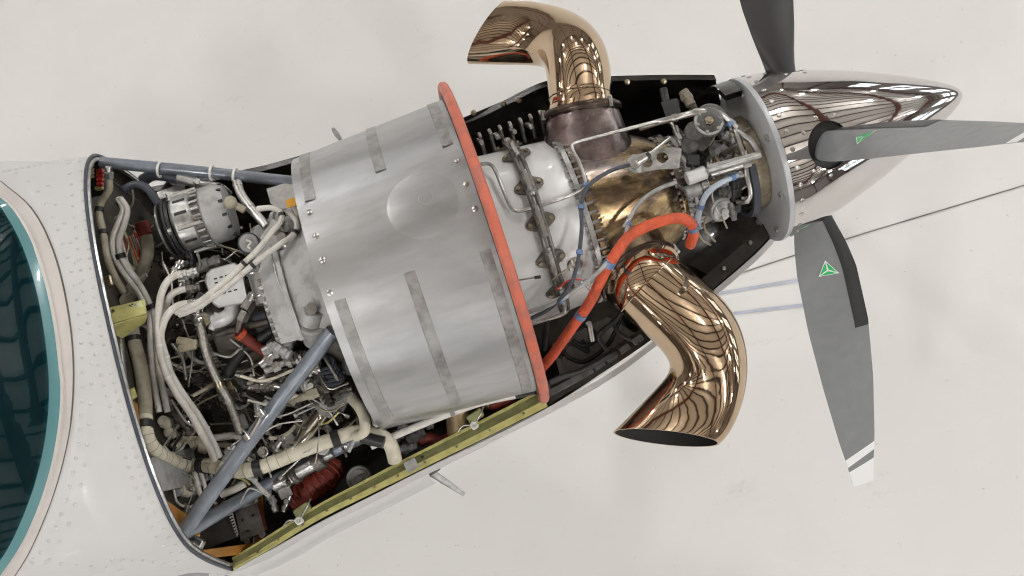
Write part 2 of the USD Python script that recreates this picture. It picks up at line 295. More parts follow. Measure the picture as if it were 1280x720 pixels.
g = np.array([p + n * .001 for p, n in onfus(groove)]); add(fus, 'frame_joint', sweep(g, .0028, s=6), PM('joint_grey', (.12, .11, .10), .6))
gi = np.array([p + n * .003 for p, n in onfus(glass + [1.5, 0])]); add(fus, 'windshield_gasket', sweep(gi, .007, .005, s=8), CREAM)
# frame band between glass and joint
band = [[hits(FUS, [a + (b - a) * t])[0] for t in (0.06, .35, .65, .96)] for a, b in zip(smoothpx(glass, 40), smoothpx(groove, 40))]
add(fus, 'windshield_frame', grid(np.array([[p + n * .0035 for p, n in r] for r in band])), CREAM, smooth=60)
rv = []
rimpx = np.array([(108, 198), (111, 230), (118, 290), (128, 370), (142, 440), (165, 520), (190, 600), (215, 660), (245, 695)], float)
for off, n in (((-9, 4), 44), ((-22, 6), 40)): rv.append((smoothpx(rimpx + off, n)))
rv.append(smoothpx([(20, 216), (48, 240), (72, 285), (92, 350), (101, 420), (103, 490), (97, 560), (84, 620), (66, 668), (40, 705)], 30))
rv.append(smoothpx([(4, 214), (40, 208), (90, 200)], 12)); rv.append(smoothpx([(60, 232), (84, 290), (104, 370), (114, 440), (112, 520), (104, 590), (88, 650), (62, 700)], 20))
rv.append(smoothpx([(140, 700), (190, 702), (230, 712)], 8)); rv.append(smoothpx([(40, 700), (90, 706), (150, 712)], 7))
rr = []
for row in rv:
    for p, n in onfus(row): rr.append(lathe([(0, .0052), (.0016, .0044), (.0028, .0026), (.0031, 1e-5)], p, n, 8))
add(fus, 'rivets', rr, WHITE, kind='stuff')
add(fus, 'cheat_line', grid(np.array([[hits(FUS, [(x, y + d)])[0][0] + [0, 0, .003] for d in (0, 4)] for x, y in smoothpx([(200, 727), (240, 716), (285, 719)], 8)])), PM('grey_stripe', (.25, .26, .29), .3)) if hits(FUS, [(240, 716)])[0] and hits(FUS, [(285, 723)])[0] and hits(FUS, [(200, 731)])[0] else None

# --- firewall and lower cowl
fw = section(-1.0) * [1, .97, .96]; c = fw.mean(0)
add(A, 'firewall', tri(np.vstack([fw + [-.045, 0, 0], c + [-.045, 0, 0]]), [(len(fw), (i + 1) % len(fw), i) for i in range(len(fw))]), OLIVE, smooth=False)
lin = np.array([section(-1.0) * [1, .985, .98] + [-.05, 0, 0], section(-1.0) * [1, .985, .98] + [-.001, 0, 0]]); lin[:, :, 0] += [[0], [0]]
add(A, 'bay_lining', grid(lin, True), OLIVE, smooth=50)
near = spline([(-1.0, -.630, -.15), (-.71, -.575, -.15), (-.41, -.53, -.15), (0.01, -.47, -.15), (.37, -.37, -.15), (.62, -.29, -.15), (.76, -.235, -.15), (.86, -.175, -.13)], 6)
far = spline([(-1.0, .60, -.20), (-.62, .54, -.18), (-.40, .515, -.15), (.04, .47, -.15), (.30, .47, -.07), (.45, .43, -.05), (.66, .36, -.04), (.80, .29, 0.0)], 6)
def cowl(off, dz):
    rowsV = []
    for i, (a, b) in enumerate(zip(near, far)):
        t = i / (len(near) - 1); zb = np.interp(t, [0, .3, .6, .9, 1], [-.86, -.74, -.6, -.47, -.40]) + dz; m = (a + b) / 2; hw = (b - a) / 2; V = []
        for w in np.linspace(0, math.pi, 25):
            cw, sw = -math.cos(w), math.sin(w); cx = math.copysign(abs(cw)**.7, cw); e = abs(sw)**.75
            p = m + hw * cx * (1 + off * sw); top = m[2] + hw[2] * cx; p[2] = top + (zb - top) * e; V.append(p)
        rowsV.append(V)
    return np.array(rowsV)
lc = xf(A, 'lower_cowl', 'lower engine cowling still fitted, white outside and black inside')
n0 = cowl(.03, 0); n1 = cowl(0.0, .02)
out = n0 + np.r_[0, 0, 0]; out[:, 0] += [0, -.008, -.006]; out[:, -1] += [0, .008, -.006]
add(lc, 'outer_skin', grid(out), WHITE, smooth=50)
add(lc, 'inner_skin', grid(n1[:25]), OLIVE, smooth=50); add(lc, 'inner_skin', grid(n1[24:]), SATIN, label='black forward inner skin', smooth=50)
add(lc, 'nose_bulkhead', tri(np.vstack([n1[-1], n1[-1].mean(0)]), [(25, i, i + 1) for i in range(24)]), SATIN, smooth=False)
# --- intake plenum cover: aluminium drum round the engine's inlet
pl = xf(A, 'intake_cover', 'aluminium drum cover of the engine air inlet with orange front seal')
def dr(x): return np.interp(x, [-.46, 0], [.408, .440])
add(pl, 'drum_skin', around([(-.455, .398), (-.46, .402), (-.459, .407), (-.35, dr(-.35)), (-.2, dr(-.2)), (-.05, dr(-.05)), (-.004, .441), (-.004, .430), (-.455, .398)], 128), ALU, smooth=50)
add(pl, 'front_wall', around([(-.02, .43), (-.025, .24)], 64), ALUD)
add(pl, 'front_seal', sweep(np.array([pol(.004, .470 + .006 * math.sin(3 * w), math.degrees(w)) for w in np.arange(120) * 2 * math.pi / 120]), .0145, .017, s=12, closed=True), SEAL)
add(pl, 'seal_retainer', around([(-.012, .441), (-.012, .452), (.001, .452), (.001, .441)], 96), DSTEEL)
def cstrap(x, w, a0, a1, off=.0025, n=24):
    V = []
    for a in np.linspace(a0, a1, n): V.append([pol(x - w / 2, dr(x) - .001, a), pol(x - w / 2 + .001, dr(x) + off, a), pol(x + w / 2 - .001, dr(x) + off, a), pol(x + w / 2, dr(x) - .001, a)])
    V = np.array(V); return grid(V)
def ang(px, py, r=.43): p = K(px, py, r); return p[0], math.degrees(math.atan2(-p[1], p[2]))
for (a, b) in (((373, 192), (390, 243)), ((463, 165), (476, 212)), ((542, 138), (562, 184))):
    x0, t0 = ang(*a); x1, t1 = ang(*b); add(pl, 'strap', cstrap((x0 + x1) / 2, .030, t0 - 12, t1), STRAP)
for (a, b) in (((425, 375), (480, 520)), ((512, 340), (568, 500)), ((608, 312), (655, 480))):
    x0, t0 = ang(*a); x1, t1 = ang(*b); add(pl, 'strap', cstrap((x0 + x1) / 2, .030, t0, t1 + 8), STRAP, label='long dull steel strap with mottled wear')
V = []
x0, t0 = ang(528, 255); cxx = pol(x0, dr(x0), t0); nn = nz(pol(0, 1, t0)); b1 = np.array([1., 0, 0]); b2 = np.cross(nn, b1)
for rr_ in np.linspace(0, 1, 14):
    rowv = []
    for w in np.arange(48) * 2 * math.pi / 48:
        r = .098 * rr_; u, v = r * math.cos(w), r * math.sin(w); a = t0 + math.degrees(v / dr(x0)); h = .004 * (1 - rr_**2)**.8 - .0008
        rowv.append(pol(x0 + u, dr(x0 + u) + h, a))
    V.append(rowv)
add(pl, 'domed_cover', grid(np.array(V), True), ALU, smooth=60)
add(pl, 'dome_mark', sweep(np.array([pol(x0 + .012 + .018 * math.cos(w), dr(x0) + .0135, t0 - 1 + 2.2 * math.sin(w)) for w in np.arange(20) * math.pi / 10]), .0007, s=5, closed=True), STRAP)
for px, py in ((384, 260), (392, 291), (401, 323), (411, 366), (572, 203), (583, 232), (594, 262), (391, 349)):
    if (px, py) == (391, 349): continue
    x, t = ang(px, py); p = pol(x, dr(x), t); add(pl, 'screw', lathe([(0, .0085), (.002, .0085), (.004, .005), (.0045, 1e-5)], p, nz(pol(0, 1, t)), 10), STEEL)
for px, py in ((473, 530), (570, 498), (652, 478)):
    p = H(px, py, .02) ; add(pl, 'latch', [cyl(p + [-.01, 0, 0], p + [.012, 0, 0], .011, 10), box(p + [0, .012, .004], (.03, .03, .012))], STEEL)

# --- gas generator case in front of the cover, with its ring of nozzles
cs = xf(A, 'engine_case', 'white painted engine case behind the exhaust duct')
add(cs, 'case_skin', around([(-.03, .262), (.02, .260), (.06, .256), (.20, .245), (.235, .242), (.252, .236)], 96), CASEW, smooth=50)
add(cs, 'case_flange', around([(.25, .23), (.25, .256), (.264, .256), (.264, .23)], 96), ALUD)
for k in range(60): 
    t = -175 + k * 6
    if -100 < t < 110: add(cs, 'flange_bolt', hexn(pol(.243, .249, t), pol(.283, .249, t), .0062), STEEL)
def ringpts(x, r, a0, a1, n): return [pol(x, r, a) for a in np.linspace(a0, a1, n)]
nx = .115; spots = [ang(px, py, .26) for px, py in ((632, 172), (645, 193), (661, 232), (676, 278), (689, 325), (701, 365))]
for d in (-.0095, .0095): add(cs, 'fuel_tube', tube([pol(x + d, .272, t) for x, t in spots] + [pol(spots[-1][0] + d, .272, spots[-1][1] + 15)], .0065, 8), DSTEEL)
for x, t in spots:
    p = pol(x, .25, t); u = nz(pol(0, 1, t)); e = np.cross(u, [1, 0, 0])
    q = xf(cs, 'fuel_nozzle')
    fl = trimesh.convex.convex_hull(np.array([p + u * z + np.array([1, 0, 0]) * (a + .014 * math.cos(w)) + e * (b + .014 * math.sin(w)) for z in (.001, .009) for a, b in ((-.028, 0), (.028, 0.004), (0.0, .02), (0, -.012)) for w in np.arange(10) * .628]))
    add(q, 'nozzle_flange', tri(fl.vertices, fl.faces), DSTEEL)
    add(q, 'nozzle_body', cyl(p, p + u * .032, .013, 12), DSTEEL); add(q, 'tube_joint', [hexn(p + u * .024 - e * .03, p + u * .024 + e * .03, .0105), cyl(p + u * .024 - e * .042, p + u * .024 + e * .042, .0075, 10)], STEEL)
    for a, b in ((-.03, 0), (.03, .004)): add(q, 'bolt', hexn(p + [a, 0, 0] + e * b + u * .008, p + [a, 0, 0] + e * b + u * .016, .006), BRASS)
ig = ang(719, 331, .25); p = pol(ig[0], .24, ig[1]); u = nz(pol(0, 1, ig[1]))
add(cs, 'igniter', [cyl(p, p + u * .012, .022, 20), cyl(p, p + u * .05, .010, 10)], STEEL)
for k in range(9):
    t = -62 - k * 4.2; add(cs, 'rib', box(pol(.16 - .02 * (k % 2), .27, -64) + [-.10 + .025 * k, .05, -.05], (.008, .09, .012), ez=pol(0, 1, -60)), STEEL)

# --- exhaust duct with two branch ducts
ex = xf(A, 'exhaust_duct', 'heat stained exhaust duct in gold, brown and purple steel')
add(ex, 'duct_body', around([(.264, .236), (.283, .236), (.29, .230), (.34, .222), (.41, .208), (.48, .184), (.54, .150)], 96), HEATG, smooth=50)
add(ex, 'duct_flange', around([(.266, .22), (.268, .252), (.284, .252), (.286, .22)], 96), HEATG)
add(ex, 'front_flange', around([(.538, .13), (.538, .160), (.552, .160), (.552, .13)], 72), HEATG)
for k in range(70):
    t = -100 + 3 * k; add(ex, 'flange_bolt', cyl(pol(.283, .243, t), pol(.293, .243, t), .0045, 6), DSTEEL)
for k in range(26):
    t = -80 + 7 * k; add(ex, 'front_bolt', hexn(pol(.530, .154, t), pol(.562, .154, t), .0055), ALUD)
nf, ff = H(798, 340, .10), H(728, 140, .14)
def branch(fl, s):
    base = np.array([.315, 0, .03 if s < 0 else .08]); d = nz(fl - base)
    P = [base + (fl - base) * t for t in (.35, .55, .72, .86, 1.0)]
    return sweep(P, [.150 if s < 0 else .138, .132, .118, .110, .108 if s < 0 else .101], [.108, .108, .107, .105, .108 if s < 0 else .101], s=40, cap=False, up=np.array([0, 0, 1.0])), d
for fl, s in ((nf, -1), (ff, 1)):
    b, d = branch(fl, s); add(ex, 'branch_duct', b, HEATP if s > 0 else HEATN, smooth=50); fr_ = .121 if s < 0 else .114
    add(ex, 'branch_flange', lathe([(-.009, .08), (-.010, fr_ - .004), (-.003, fr_), (.004, fr_), (.010, fr_ - .004), (.010, .08)], fl, d, 48), BROWNF)
    for k in range(3):
        dd, a, bb = basis(d); w = 1.2 + 2.1 * k; q = fl + fr_ * (math.cos(w) * a + math.sin(w) * bb); add(ex, 'clamp_bolt', hexn(q - d * .012, q + d * .016, .007), STEEL)

# --- polished exhaust stacks
dn_, df_ = nz(nf - [.315, 0, .03]), nz(ff - [.315, 0, .08])
def stack(ctr, ra, rb, plane_p, plane_n, label, up=(0, 0, 1.0)):
    P = spline(ctr, 9); n = len(P); t = np.linspace(0, 1, len(ra)); tt = np.linspace(0, 1, n); a, b = np.interp(tt, t, ra), np.interp(tt, t, rb)
    st = xf(A, 'exhaust_stack', label); s = 56; rings = []
    for off in (0, .004):
        g = sweep(P, a - off, b - off, s=s, cap=False, up=np.array(up)); V = g.vertices.reshape(n, s, 3).copy(); T = frames(P)[0]
        m = 30
        for i in range(n - m, n):
            w = ((i - (n - m)) / (m - 1))
            for j in range(s):
                dd = ((plane_p - V[i, j]) @ plane_n) / (T[-1] @ plane_n); V[i, j] += T[-1] * (w**2.4) * dd
        for _ in range(70):
            sm_ = V.copy(); sm_[1:-1] = (V[:-2] + 2 * V[1:-1] + V[2:]) / 4; sm_[:9] = V[:9]; sm_[-1] = V[-1]; V = sm_
        rings.append(V)
    add(st, 'pipe', grid(rings[0], True), GOLD, smooth=True)
    add(st, 'pipe_inside', grid(rings[1], True), SOOT, smooth=True)
    add(st, 'pipe_lip', grid(np.array([rings[0][-1], rings[1][-1]]), True), GOLD, smooth=False)
    return st, P, a
st, P, a = stack([nf - dn_ * .004, nf + dn_ * .05, H(850, 389, .09), H(884, 422, .06), H(899, 461, .02), H(884, 502, -.03), H(838, 542, -.08)], [.106, .106, .107, .114, .121, .122, .117, .108], [.106, .106, .105, .10, .09, .08, .072, .068],
    H(831, 545, -.07), nz([-.49, -.87, .15]), 'near polished bronze exhaust stack curving back with its black oval mouth in view')
add(st, 'weld_seam', ringt(P[9], P[10] - P[8], .1065, .002, 48, 5), GOLD); add(st, 'inlet_collar', lathe([(.006, .090), (.006, .114), (.010, .118), (.018, .118), (.022, .111), (.034, .107)], P[0], P[2] - P[0], 48), GOLD)
st, P, a = stack([ff - df_ * .004, ff + df_ * .05, H(724, 84, .15), H(716, 56, .10), H(690, 42, .04), H(650, 42, .00), H(606, 40, -.04)], [.091, .090, .091, .098, .104, .106, .108, .11], [.091, .090, .090, .088, .08, .07, .062, .055],
    H(611, 41, -.04), nz([-.6, .8, -.2]), 'far polished bronze exhaust stack turned back above the black cowling')
add(st, 'weld_seam', ringt(P[8], P[9] - P[7], .0908, .0016, 48, 5), GOLD); add(st, 'inlet_collar', lathe([(.008, .080), (.008, .102), (.012, .105), (.018, .105), (.022, .095), (.034, .0915)], P[0], P[2] - P[0], 48), GOLD)

# --- propeller
pr = xf(A, 'propeller', 'grey four bladed propeller with polished pointed spinner')
sx = spline([(.825, .245, 0), (.91, .238, 0), (1.02, .210, 0), (1.15, .168, 0), (1.28, .115, 0), (1.38, .068, 0), (1.44, .034, 0), (1.462, .014, 0), (1.466, 0, 0)], 6)[:, :2]; sx[:, 1] = np.maximum(sx[:, 1], 0)
def srad(x): return np.interp(x, sx[:, 0], sx[:, 1])
TH = [23, 128, 211, -66]; BX = .955
V = np.array([pol(x, max(r, 1e-4), t) for x, r in [(x, r) for x, r in zip(sx[:, 0], sx[:, 1])] for t in np.arange(160) * 2.25]).reshape(len(sx), 160, 3)
# dense lathe whose quads inside a blade opening are left out and whose rim is pulled onto the opening's edge
fine = np.linspace(0, 1, 150); fx = np.interp(fine, np.linspace(0, 1, len(sx)), sx[:, 0]); fr = np.interp(fine, np.linspace(0, 1, len(sx)), sx[:, 1])
NA = 240; VV = np.array([[pol(x, max(r, 1e-4), t * 360 / NA) for t in range(NA)] for x, r in zip(fx, fr)]); HR = .066
drad = np.gradient(fr) / (np.gradient(fx) + 1e-9); NN = np.array([[nz(pol(0, 1, t * 360 / NA) + np.array([-d, 0, 0])) for t in range(NA)] for d in np.clip(drad, -8, 0)])
keep = np.ones(VV.shape[:2], bool)
for th in TH:
    er = pol(0, 1, th); et = np.cross([1, 0, 0], er)
    for i in range(len(fx)):
        for j in range(NA):
            p = VV[i, j]
            if p @ er < .05: continue
            u = np.array([p[0] - BX, p @ et]); r = np.linalg.norm(u)
            if r < HR:
                if r < HR - .0062: keep[i, j] = False
                else:
                    u *= HR / r; x = BX + u[0]; rad = srad(x); VV[i, j] = np.array([x, 0, 0]) + et * u[1] + er * math.sqrt(max(rad**2 - u[1]**2, 1e-6))
F = []
for i in range(len(fx) - 1):
    for j in range(NA):
        q = [(i, j), (i, (j + 1) % NA), (i + 1, (j + 1) % NA), (i + 1, j)]
        if all(keep[a] for a in q):
            k = [a * NA + b for a, b in q]; F += [(k[0], k[1], k[2]), (k[0], k[2], k[3])]
        elif sum(keep[a] for a in q) == 3:
            k = [a * NA + b for a, b in q if keep[a, b]]; F.append(tuple(k))
sp = add(pr, 'spinner', tri(VV.reshape(-1, 3), F), CHROME, smooth=False)
sm = UsdGeom.Mesh(stage.GetPrimAtPath(sp)); from pxr import Vt
sm.CreateNormalsAttr(Vt.Vec3fArray.FromNumpy(NN.reshape(-1, 3).astype(np.float32))); sm.SetNormalsInterpolation('vertex')
add(pr, 'spinner_inside', around([(.83, .235), (.90, .225), (1.02, .198), (1.15, .155), (1.28, .10)], 64), INTG)
for th in TH:
    er = pol(0, 1, th); et = np.cross([1, 0, 0], er); q = []
    for w in np.arange(48) * 2 * math.pi / 48:
        x = BX + HR * math.cos(w); y = HR * math.sin(w); rad = srad(x); p = np.array([x, 0, 0]) + et * y + er * math.sqrt(rad**2 - y**2); q.append([p, p - er * .02])
    add(pr, 'blade_opening', grid(np.array(q).transpose(1, 0, 2), True), INTG, smooth=50)
    add(pr, 'hub_arm', cyl(np.array([BX, 0, 0]) + er * .05, np.array([BX, 0, 0]) + er * .17, .045, 24), DARKG)
for k in range(30):
    for x, o in ((.846, 0),): 
        t = 12 * k + 6; n = nz(pol(0, 1, t) + np.array([.08, 0, 0])); p = pol(x, srad(x), t); add(pr, 'spinner_screw', lathe([(-.001, .0075), (.0015, .0070), (.0025, .004), (.0025, 1e-5)], p, n, 9), STEEL)
for th in TH:
    for w in (60, 100, 140, 220, 260, 300):
        er = pol(0, 1, th); x = BX + .085 * math.cos(math.radians(w)); t = th + math.degrees(.085 * math.sin(math.radians(w)) / srad(x)); add(pr, 'spinner_screw', lathe([(-.001, .006), (.0012, .0055), (.002, .003), (.002, 1e-5)], pol(x, srad(x), t), nz(pol(0, 1, t) + np.array([.2, 0, 0])), 8), STEEL)
add(pr, 'backplate', around([(.805, .10), (.802, .20), (.808, .2475), (.812, .249), (.820, .249), (.824, .246)], 96), BACKP, smooth=40)
for k in range(8): 
    for r, q in ((.215, .009),): add(pr, 'backplate_bolt', hexn(pol(.805, r, 45 * k + 4), pol(.794, r, 45 * k + 4), q), ALUD)
BR = 1.245; br = [.17, .20, .25, .33, .42, .62, .84, 1.06, 1.155, 1.245]
bc = [.088, .096, .118, .154, .180, .190, .166, .122, .095, .072]; bm = [.955, .955, .958, .965, .972, .980, .982, .980, .979, .976]; bb_ = [34, 31, 26, 20, 16, 11, 7, 4, 2, 2]; bt = [.080, .076, .062, .046, .034, .022, .015, .010, .008, .006]
def bpt(th, r, u, side, off=0.0):            # u from -.5 (trailing) to .5 (leading); side +1 is the face turned aft
    c, m, be, t = (np.interp(r, br, q) for q in (bc, bm, bb_, bt)); be = math.radians(be); er = pol(0, 1, th); et = np.cross([1, 0, 0], er); X = np.array([1., 0, 0])
    cd = math.cos(be) * X - math.sin(be) * et; nd = -math.sin(be) * X - math.cos(be) * et
    k = np.interp(r, [.17, .24, .36], [1, .6, 0]); el = math.sqrt(max(1 - 4 * u * u, 0)); s = (u + .5); af = 2.6 * (math.sqrt(max(1 - s, 0)) * s**.9) * .62
    h = t / 2 * (k * el + (1 - k) * (af if side > 0 else af * .8)); return np.array([m, 0, 0]) + er * r + cd * c * u + nd * (h * side + off * side)
def bpatch(th, side, r0, r1, u0, u1, off=0.0, nr=30, nu=24, slant=0.0):
    us = [.5 * math.sin(w) for w in np.linspace(math.asin(2 * u0), math.asin(2 * u1), nu)]
    return grid(np.array([[bpt(th, min(ra + slant * u, BR), u, side, off) for u in us] for ra in np.linspace(r0, r1, nr)]))
def btri(th, r, u, s, off, mat_, name, inner=0.0):
    P = [(r + s * math.cos(w), u + s * math.sin(w) / np.interp(r, br, bc)) for w in (math.pi, math.pi + 2.094, math.pi - 2.094)]
    if not inner:
        V = [bpt(th, *p, 1, off) for p in P]; return [tri(V, [(0, 1, 2)])]
    c = np.mean(P, 0); out = []
    for i in range(3):
        a, b = np.array(P[i]), np.array(P[(i + 1) % 3]); k = [a * .86 + c * .14, b * .86 + c * .14, c + (b - c) * .16 + (a - c) * .0, c + (a - c) * .16]
        k = [a * .88 + c * .12 + (b - a) * .05, b * .88 + c * .12 + (a - b) * .05, c + (a + b - 2 * c) * .09]
        out.append(tri([bpt(th, *p, 1, off) for p in k], [(0, 1, 2)]))
    return out
for th in TH:
    add(pr, 'blade', bpatch(th, 1, .16, BR, -.5, .5), BLADE, smooth=60)
    add(pr, 'blade_front_face', bpatch(th, -1, .16, BR, -.5, .5), BLADEB, label='black front face of the blade', smooth=60)
    add(pr, 'blade_tip', tri([bpt(th, BR, .5 * math.sin(w), s) for w, s in [(w, 1) for w in np.linspace(-1.57, 1.57, 12)] + [(w, -1) for w in np.linspace(1.57, -1.57, 12)[1:-1]]], [(0, i, i + 1) for i in range(1, 21)]), WTIP, smooth=False)
    add(pr, 'erosion_boot', bpatch(th, 1, .20, .64, .26, .4999, .0012, 20, 8), BOOT, label='black rubber boot on the leading edge')
    add(pr, 'tip_band', bpatch(th, 1, 1.11, 1.142, -.5, .4999, .0008, 5, 16, slant=-.045), WTIP); add(pr, 'tip_band', bpatch(th, 1, 1.168, BR + .02, -.5, .4999, .0008, 10, 16, slant=-.03), WTIP)
    if th != 211:
        mk = btri(th, .415, .02, .036, .0012, WTIP, ''); add(pr, 'marking_border', mk, WTIP, smooth=False); add(pr, 'triangle_marking', btri(th, .415, .02, .036, .0020, GREENM, '', 1), GREENM, smooth=False)
# --- slip ring behind the backplate
for r0, r1, m_, x in ((.124, .140, BRASS, .757), (.104, .119, BRASS, .760), (.084, .099, BRASS, .763)): add(pr, 'slip_ring', around([(x + .04, r0), (x, r0), (x - .005, (r0 + r1) / 2), (x, r1), (x + .045, r1)], 72), m_)
add(pr, 'hub_flange', around([(.70, .06), (.755, .065), (.795, .075), (.795, .10)], 40), DARKG); add(pr, 'ring_guard', around([(.762, .14), (.745, .142), (.745, .155), (.764, .158)], 60, 20, 150), NAVY)

# --- engine bay: core, mounts, hoses
PX = 1 / 440.0
def hp(pix, h):
    hs = np.interp(np.linspace(0, 1, len(pix)), np.linspace(0, 1, len(np.atleast_1d(h))), np.atleast_1d(h)); return [H(x, y, z) for (x, y), z in zip(pix, hs)]
def hose(name, pix, h, r, m, label=None, clamps=(), cm=None, ends=None, cw=1.25, cl=3.0, parent=None):
    P = spline(hp(pix, h), 6); p = add(parent or A, name, sweep(P, r * PX, s=12), m, label)
    T = frames(P)[0]
    for c in clamps:
        i = min(int(c * (len(P) - 1)), len(P) - 2); d = nz(T[i]); q = P[i]
        add(p, 'clamp', lathe([(-cl * PX, r * PX * .98), (-cl * PX, r * PX * cw), (cl * PX, r * PX * cw), (cl * PX, r * PX * .98)], q, d, 16), cm or BLACK)
    for e in ends or ():
        i, d = (0, -nz(T[0])) if e == 0 else (-1, nz(T[-1])); q = P[i]
        add(p, 'end_fitting', [hexn(q - d * r * PX * .4, q + d * r * PX * 1.5, r * PX * 1.35), cyl(q + d * r * PX * 1.5, q + d * r * PX * 3, r * PX * .95)], STEEL)
    return p
core = xf(A, 'accessory_case', 'dirty grey rear engine case inside the bay')
add(core, 'inlet_cone', around([(-.64, .22), (-.62, .262), (-.56, .275), (-.52, .295), (-.46, .315), (-.40, .33)], 72, -75, 34), CASE, smooth=40); add(core, 'inner_cone', around([(-.64, .16), (-.46, .24), (-.40, .25)], 60), DSTEEL)
add(core, 'cone_rib', around([(-.565, .27), (-.568, .286), (-.556, .288), (-.553, .27)], 72, -75, 34), CASE)
add(core, 'gear_case', around([(-.84, .01), (-.84, .07), (-.82, .10), (-.70, .125), (-.645, .16), (-.64, .23)], 60), OLIVE)
for k in range(22): add(core, 'case_bolt', hexn(pol(-.86, .085, -80 + 8.5 * k), pol(-.835, .085, -80 + 8.5 * k), .006), STEEL)
for k in range(24): add(core, 'cone_bolt', hexn(pol(-.63, .255, -75 + 4.6 * k), pol(-.612, .258, -75 + 4.6 * k), .006), STEEL)
add(A, 'mount_tube', tube(hp([(126, 203), (245, 214), (374, 228)], [.17, .16, .12]), 7.2 * PX, 18), BLUEG, label='far upper blue grey engine mount tube with white ties')
for px, py in ((200, 212), (265, 216), (294, 220)):
    p = H(px, py, .17); add('/World/airplane/mount_tube', 'cable_tie', ringt(p, H(300, 220, .165) - H(150, 207, .168), 9 * PX, 1.6 * PX, 20, 6), LABELW)
add(A, 'mount_tube', tube(hp([(224, 672), (320, 540), (416, 414)], [-.06, .14, .27]), 9 * PX, 18), BLUEG, label='near upper blue grey engine mount tube crossing the bay')
add(A, 'mount_tube', tube(hp([(228, 668), (340, 603), (480, 532)], [-.13, -.14, -.13]), 8.5 * PX, 18), BLUEG, label='dark lower engine mount tube running under the cover')
add(A, 'mount_fitting', [cyl(H(240, 684, -.16), H(240, 684, -.16) + [0, 0, .035], 8 * PX), box(H(240, 684, -.16), (.05, .06, .03), ex=(1, -.9, 0))], STEEL, label='silver mount lug at the lower firewall corner')
add(A, 'tube_wire', tube(hp([(331, 514), (318, 536), (305, 556), (296, 575), (285, 600)], [.20, .17, .13, .09, .03]), 2.6 * PX), STEEL)
for px, py, h in ((327, 518, .20), (309, 548, .15), (300, 566, .12)): add(A, 'tube_clip', cyl(H(px - 3, py - 4, h), H(px + 3, py + 3, h), 5 * PX, 12), STEEL)

# left side bundles
hose('hose', [(136, 222), (136, 238), (127, 252), (124, 268), (129, 291), (133, 318), (141, 341), (153, 362), (164, 378)], [.20, .17, .15, .12, .05], 4.5, TAN, 'thin grey beige hose along the firewall with black clamps', (.34, .52), ends=(0,))
for d, hh in ((0, .17), (8, .172)):
    hose('hose', [(147 + d * .4, 248), (154 + d * .6, 262), (147 + d, 281), (141 + d, 299), (142 + d, 317), (152 + d, 337), (167 + d, 357), (181 + d * .6, 378), (187 + d * .7, 395), (188 + d, 425), (190 + d, 458), (194 + d * 1.2, 488), (199 + d * 1.3, 515)], [hh, hh, .14, .13, .10, .06], 3.9, HOSE, 'one of two white sleeved hoses side by side down the firewall', (.36, .62) if d else (), cw=1.6)
hose('ribbed_duct', [(180, 288), (183, 300), (184, 318), (178, 338), (168, 356), (158, 376)], [.06, .04, .0], 8.5, TAN, 'tan corrugated hose below the alternator', ())
add(A, 'red_coupling', cyl(H(177, 278, .07), H(182, 294, .06), 9.5 * PX, 18), REDC, label='faded red hose coupling')
hose('hose', [(164, 406), (168, 428), (173, 448), (178, 472), (181, 498), (181, 522), (183, 545)], [.02, .0, -.03, -.06], 8.6, TAN, 'thick tan hose running down beside the white hoses', (.15,), cw=1.08)
hose('wrapped_harness', [(181, 522), (183, 545), (192, 562), (210, 574), (236, 582), (262, 582), (288, 588), (318, 586), (344, 577), (380, 562), (414, 550), (446, 540), (474, 544), (488, 556), (494, 576)], [-.06, -.05, -.02, .0, .0, -.02, -.1], 9.2, CREAMH, 'thick cream tape wrapped harness curving across the bay floor', (.04, .34, .52, .73), cl=5, cw=1.15)
hose('wrapped_harness', [(437, 494), (450, 510), (456, 526), (454, 542), (444, 545)], [.0, .02, .0], 7, CREAMH, 'short cream harness branch beside the aluminium cover')
add(A, 'black_joint_tape', sweep(hp([(452, 546), (466, 550), (480, 553)], -.0), 7.5 * PX, s=12), BLACK)
# big white hoses in the centre
hose('hose', [(231, 342), (220, 344), (209, 352), (201, 370), (198, 396), (198, 424), (201, 447), (208, 468), (221, 492), (237, 515), (251, 540), (262, 560), (268, 574)], [.24, .25, .24, .22, .18, .12, .04], 4.4, HOSE, 'outer white hose of the large pair arching in the middle of the bay', (.45, .6), LABELW, ends=(0,), cl=1.2, cw=1.12)
hose('hose', [(240, 379), (226, 381), (214, 388), (205, 402), (201, 422), (207, 446), (214, 468), (228, 492), (246, 517), (262, 545), (274, 571)], [.24, .25, .24, .20, .16, .1, .03], 4.4, HOSE, 'inner white hose of the large pair arching in the middle of the bay', (.5,), LABELW, cl=1.2, cw=1.12, ends=(0,))
hose('hose', [(236, 361), (224, 363), (213, 370), (207, 384), (203, 400)], [.22, .23, .19], 4.2, HOSE, 'short white hose between the two large arches', ends=(0,))
hose('hose', [(322, 261), (341, 260), (352, 267), (350, 279), (340, 290), (325, 309), (305, 329), (285, 348), (268, 362), (252, 375), (236, 384), (220, 391)], [.27, .29, .30, .30, .29, .27, .24], 3.5, HOSE, 'upper thin white hose of the pair crossing over the silver box', (.2, .55), cl=2)
hose('hose', [(352, 264), (366, 270), (372, 282), (366, 294), (352, 304), (334, 317), (316, 331), (300, 345), (282, 360), (263, 374), (246, 385), (224, 394)], [.27, .29, .30, .30, .29, .27, .24], 3.5, HOSE, 'lower thin white hose of the pair crossing over the silver box', (.25, .56), cl=2)
hose('hose', [(353, 240), (361, 250), (370, 262), (374, 276)], [.26, .28, .27], 3.2, HOSE, 'short white hose beside the orange label', ends=(0,))
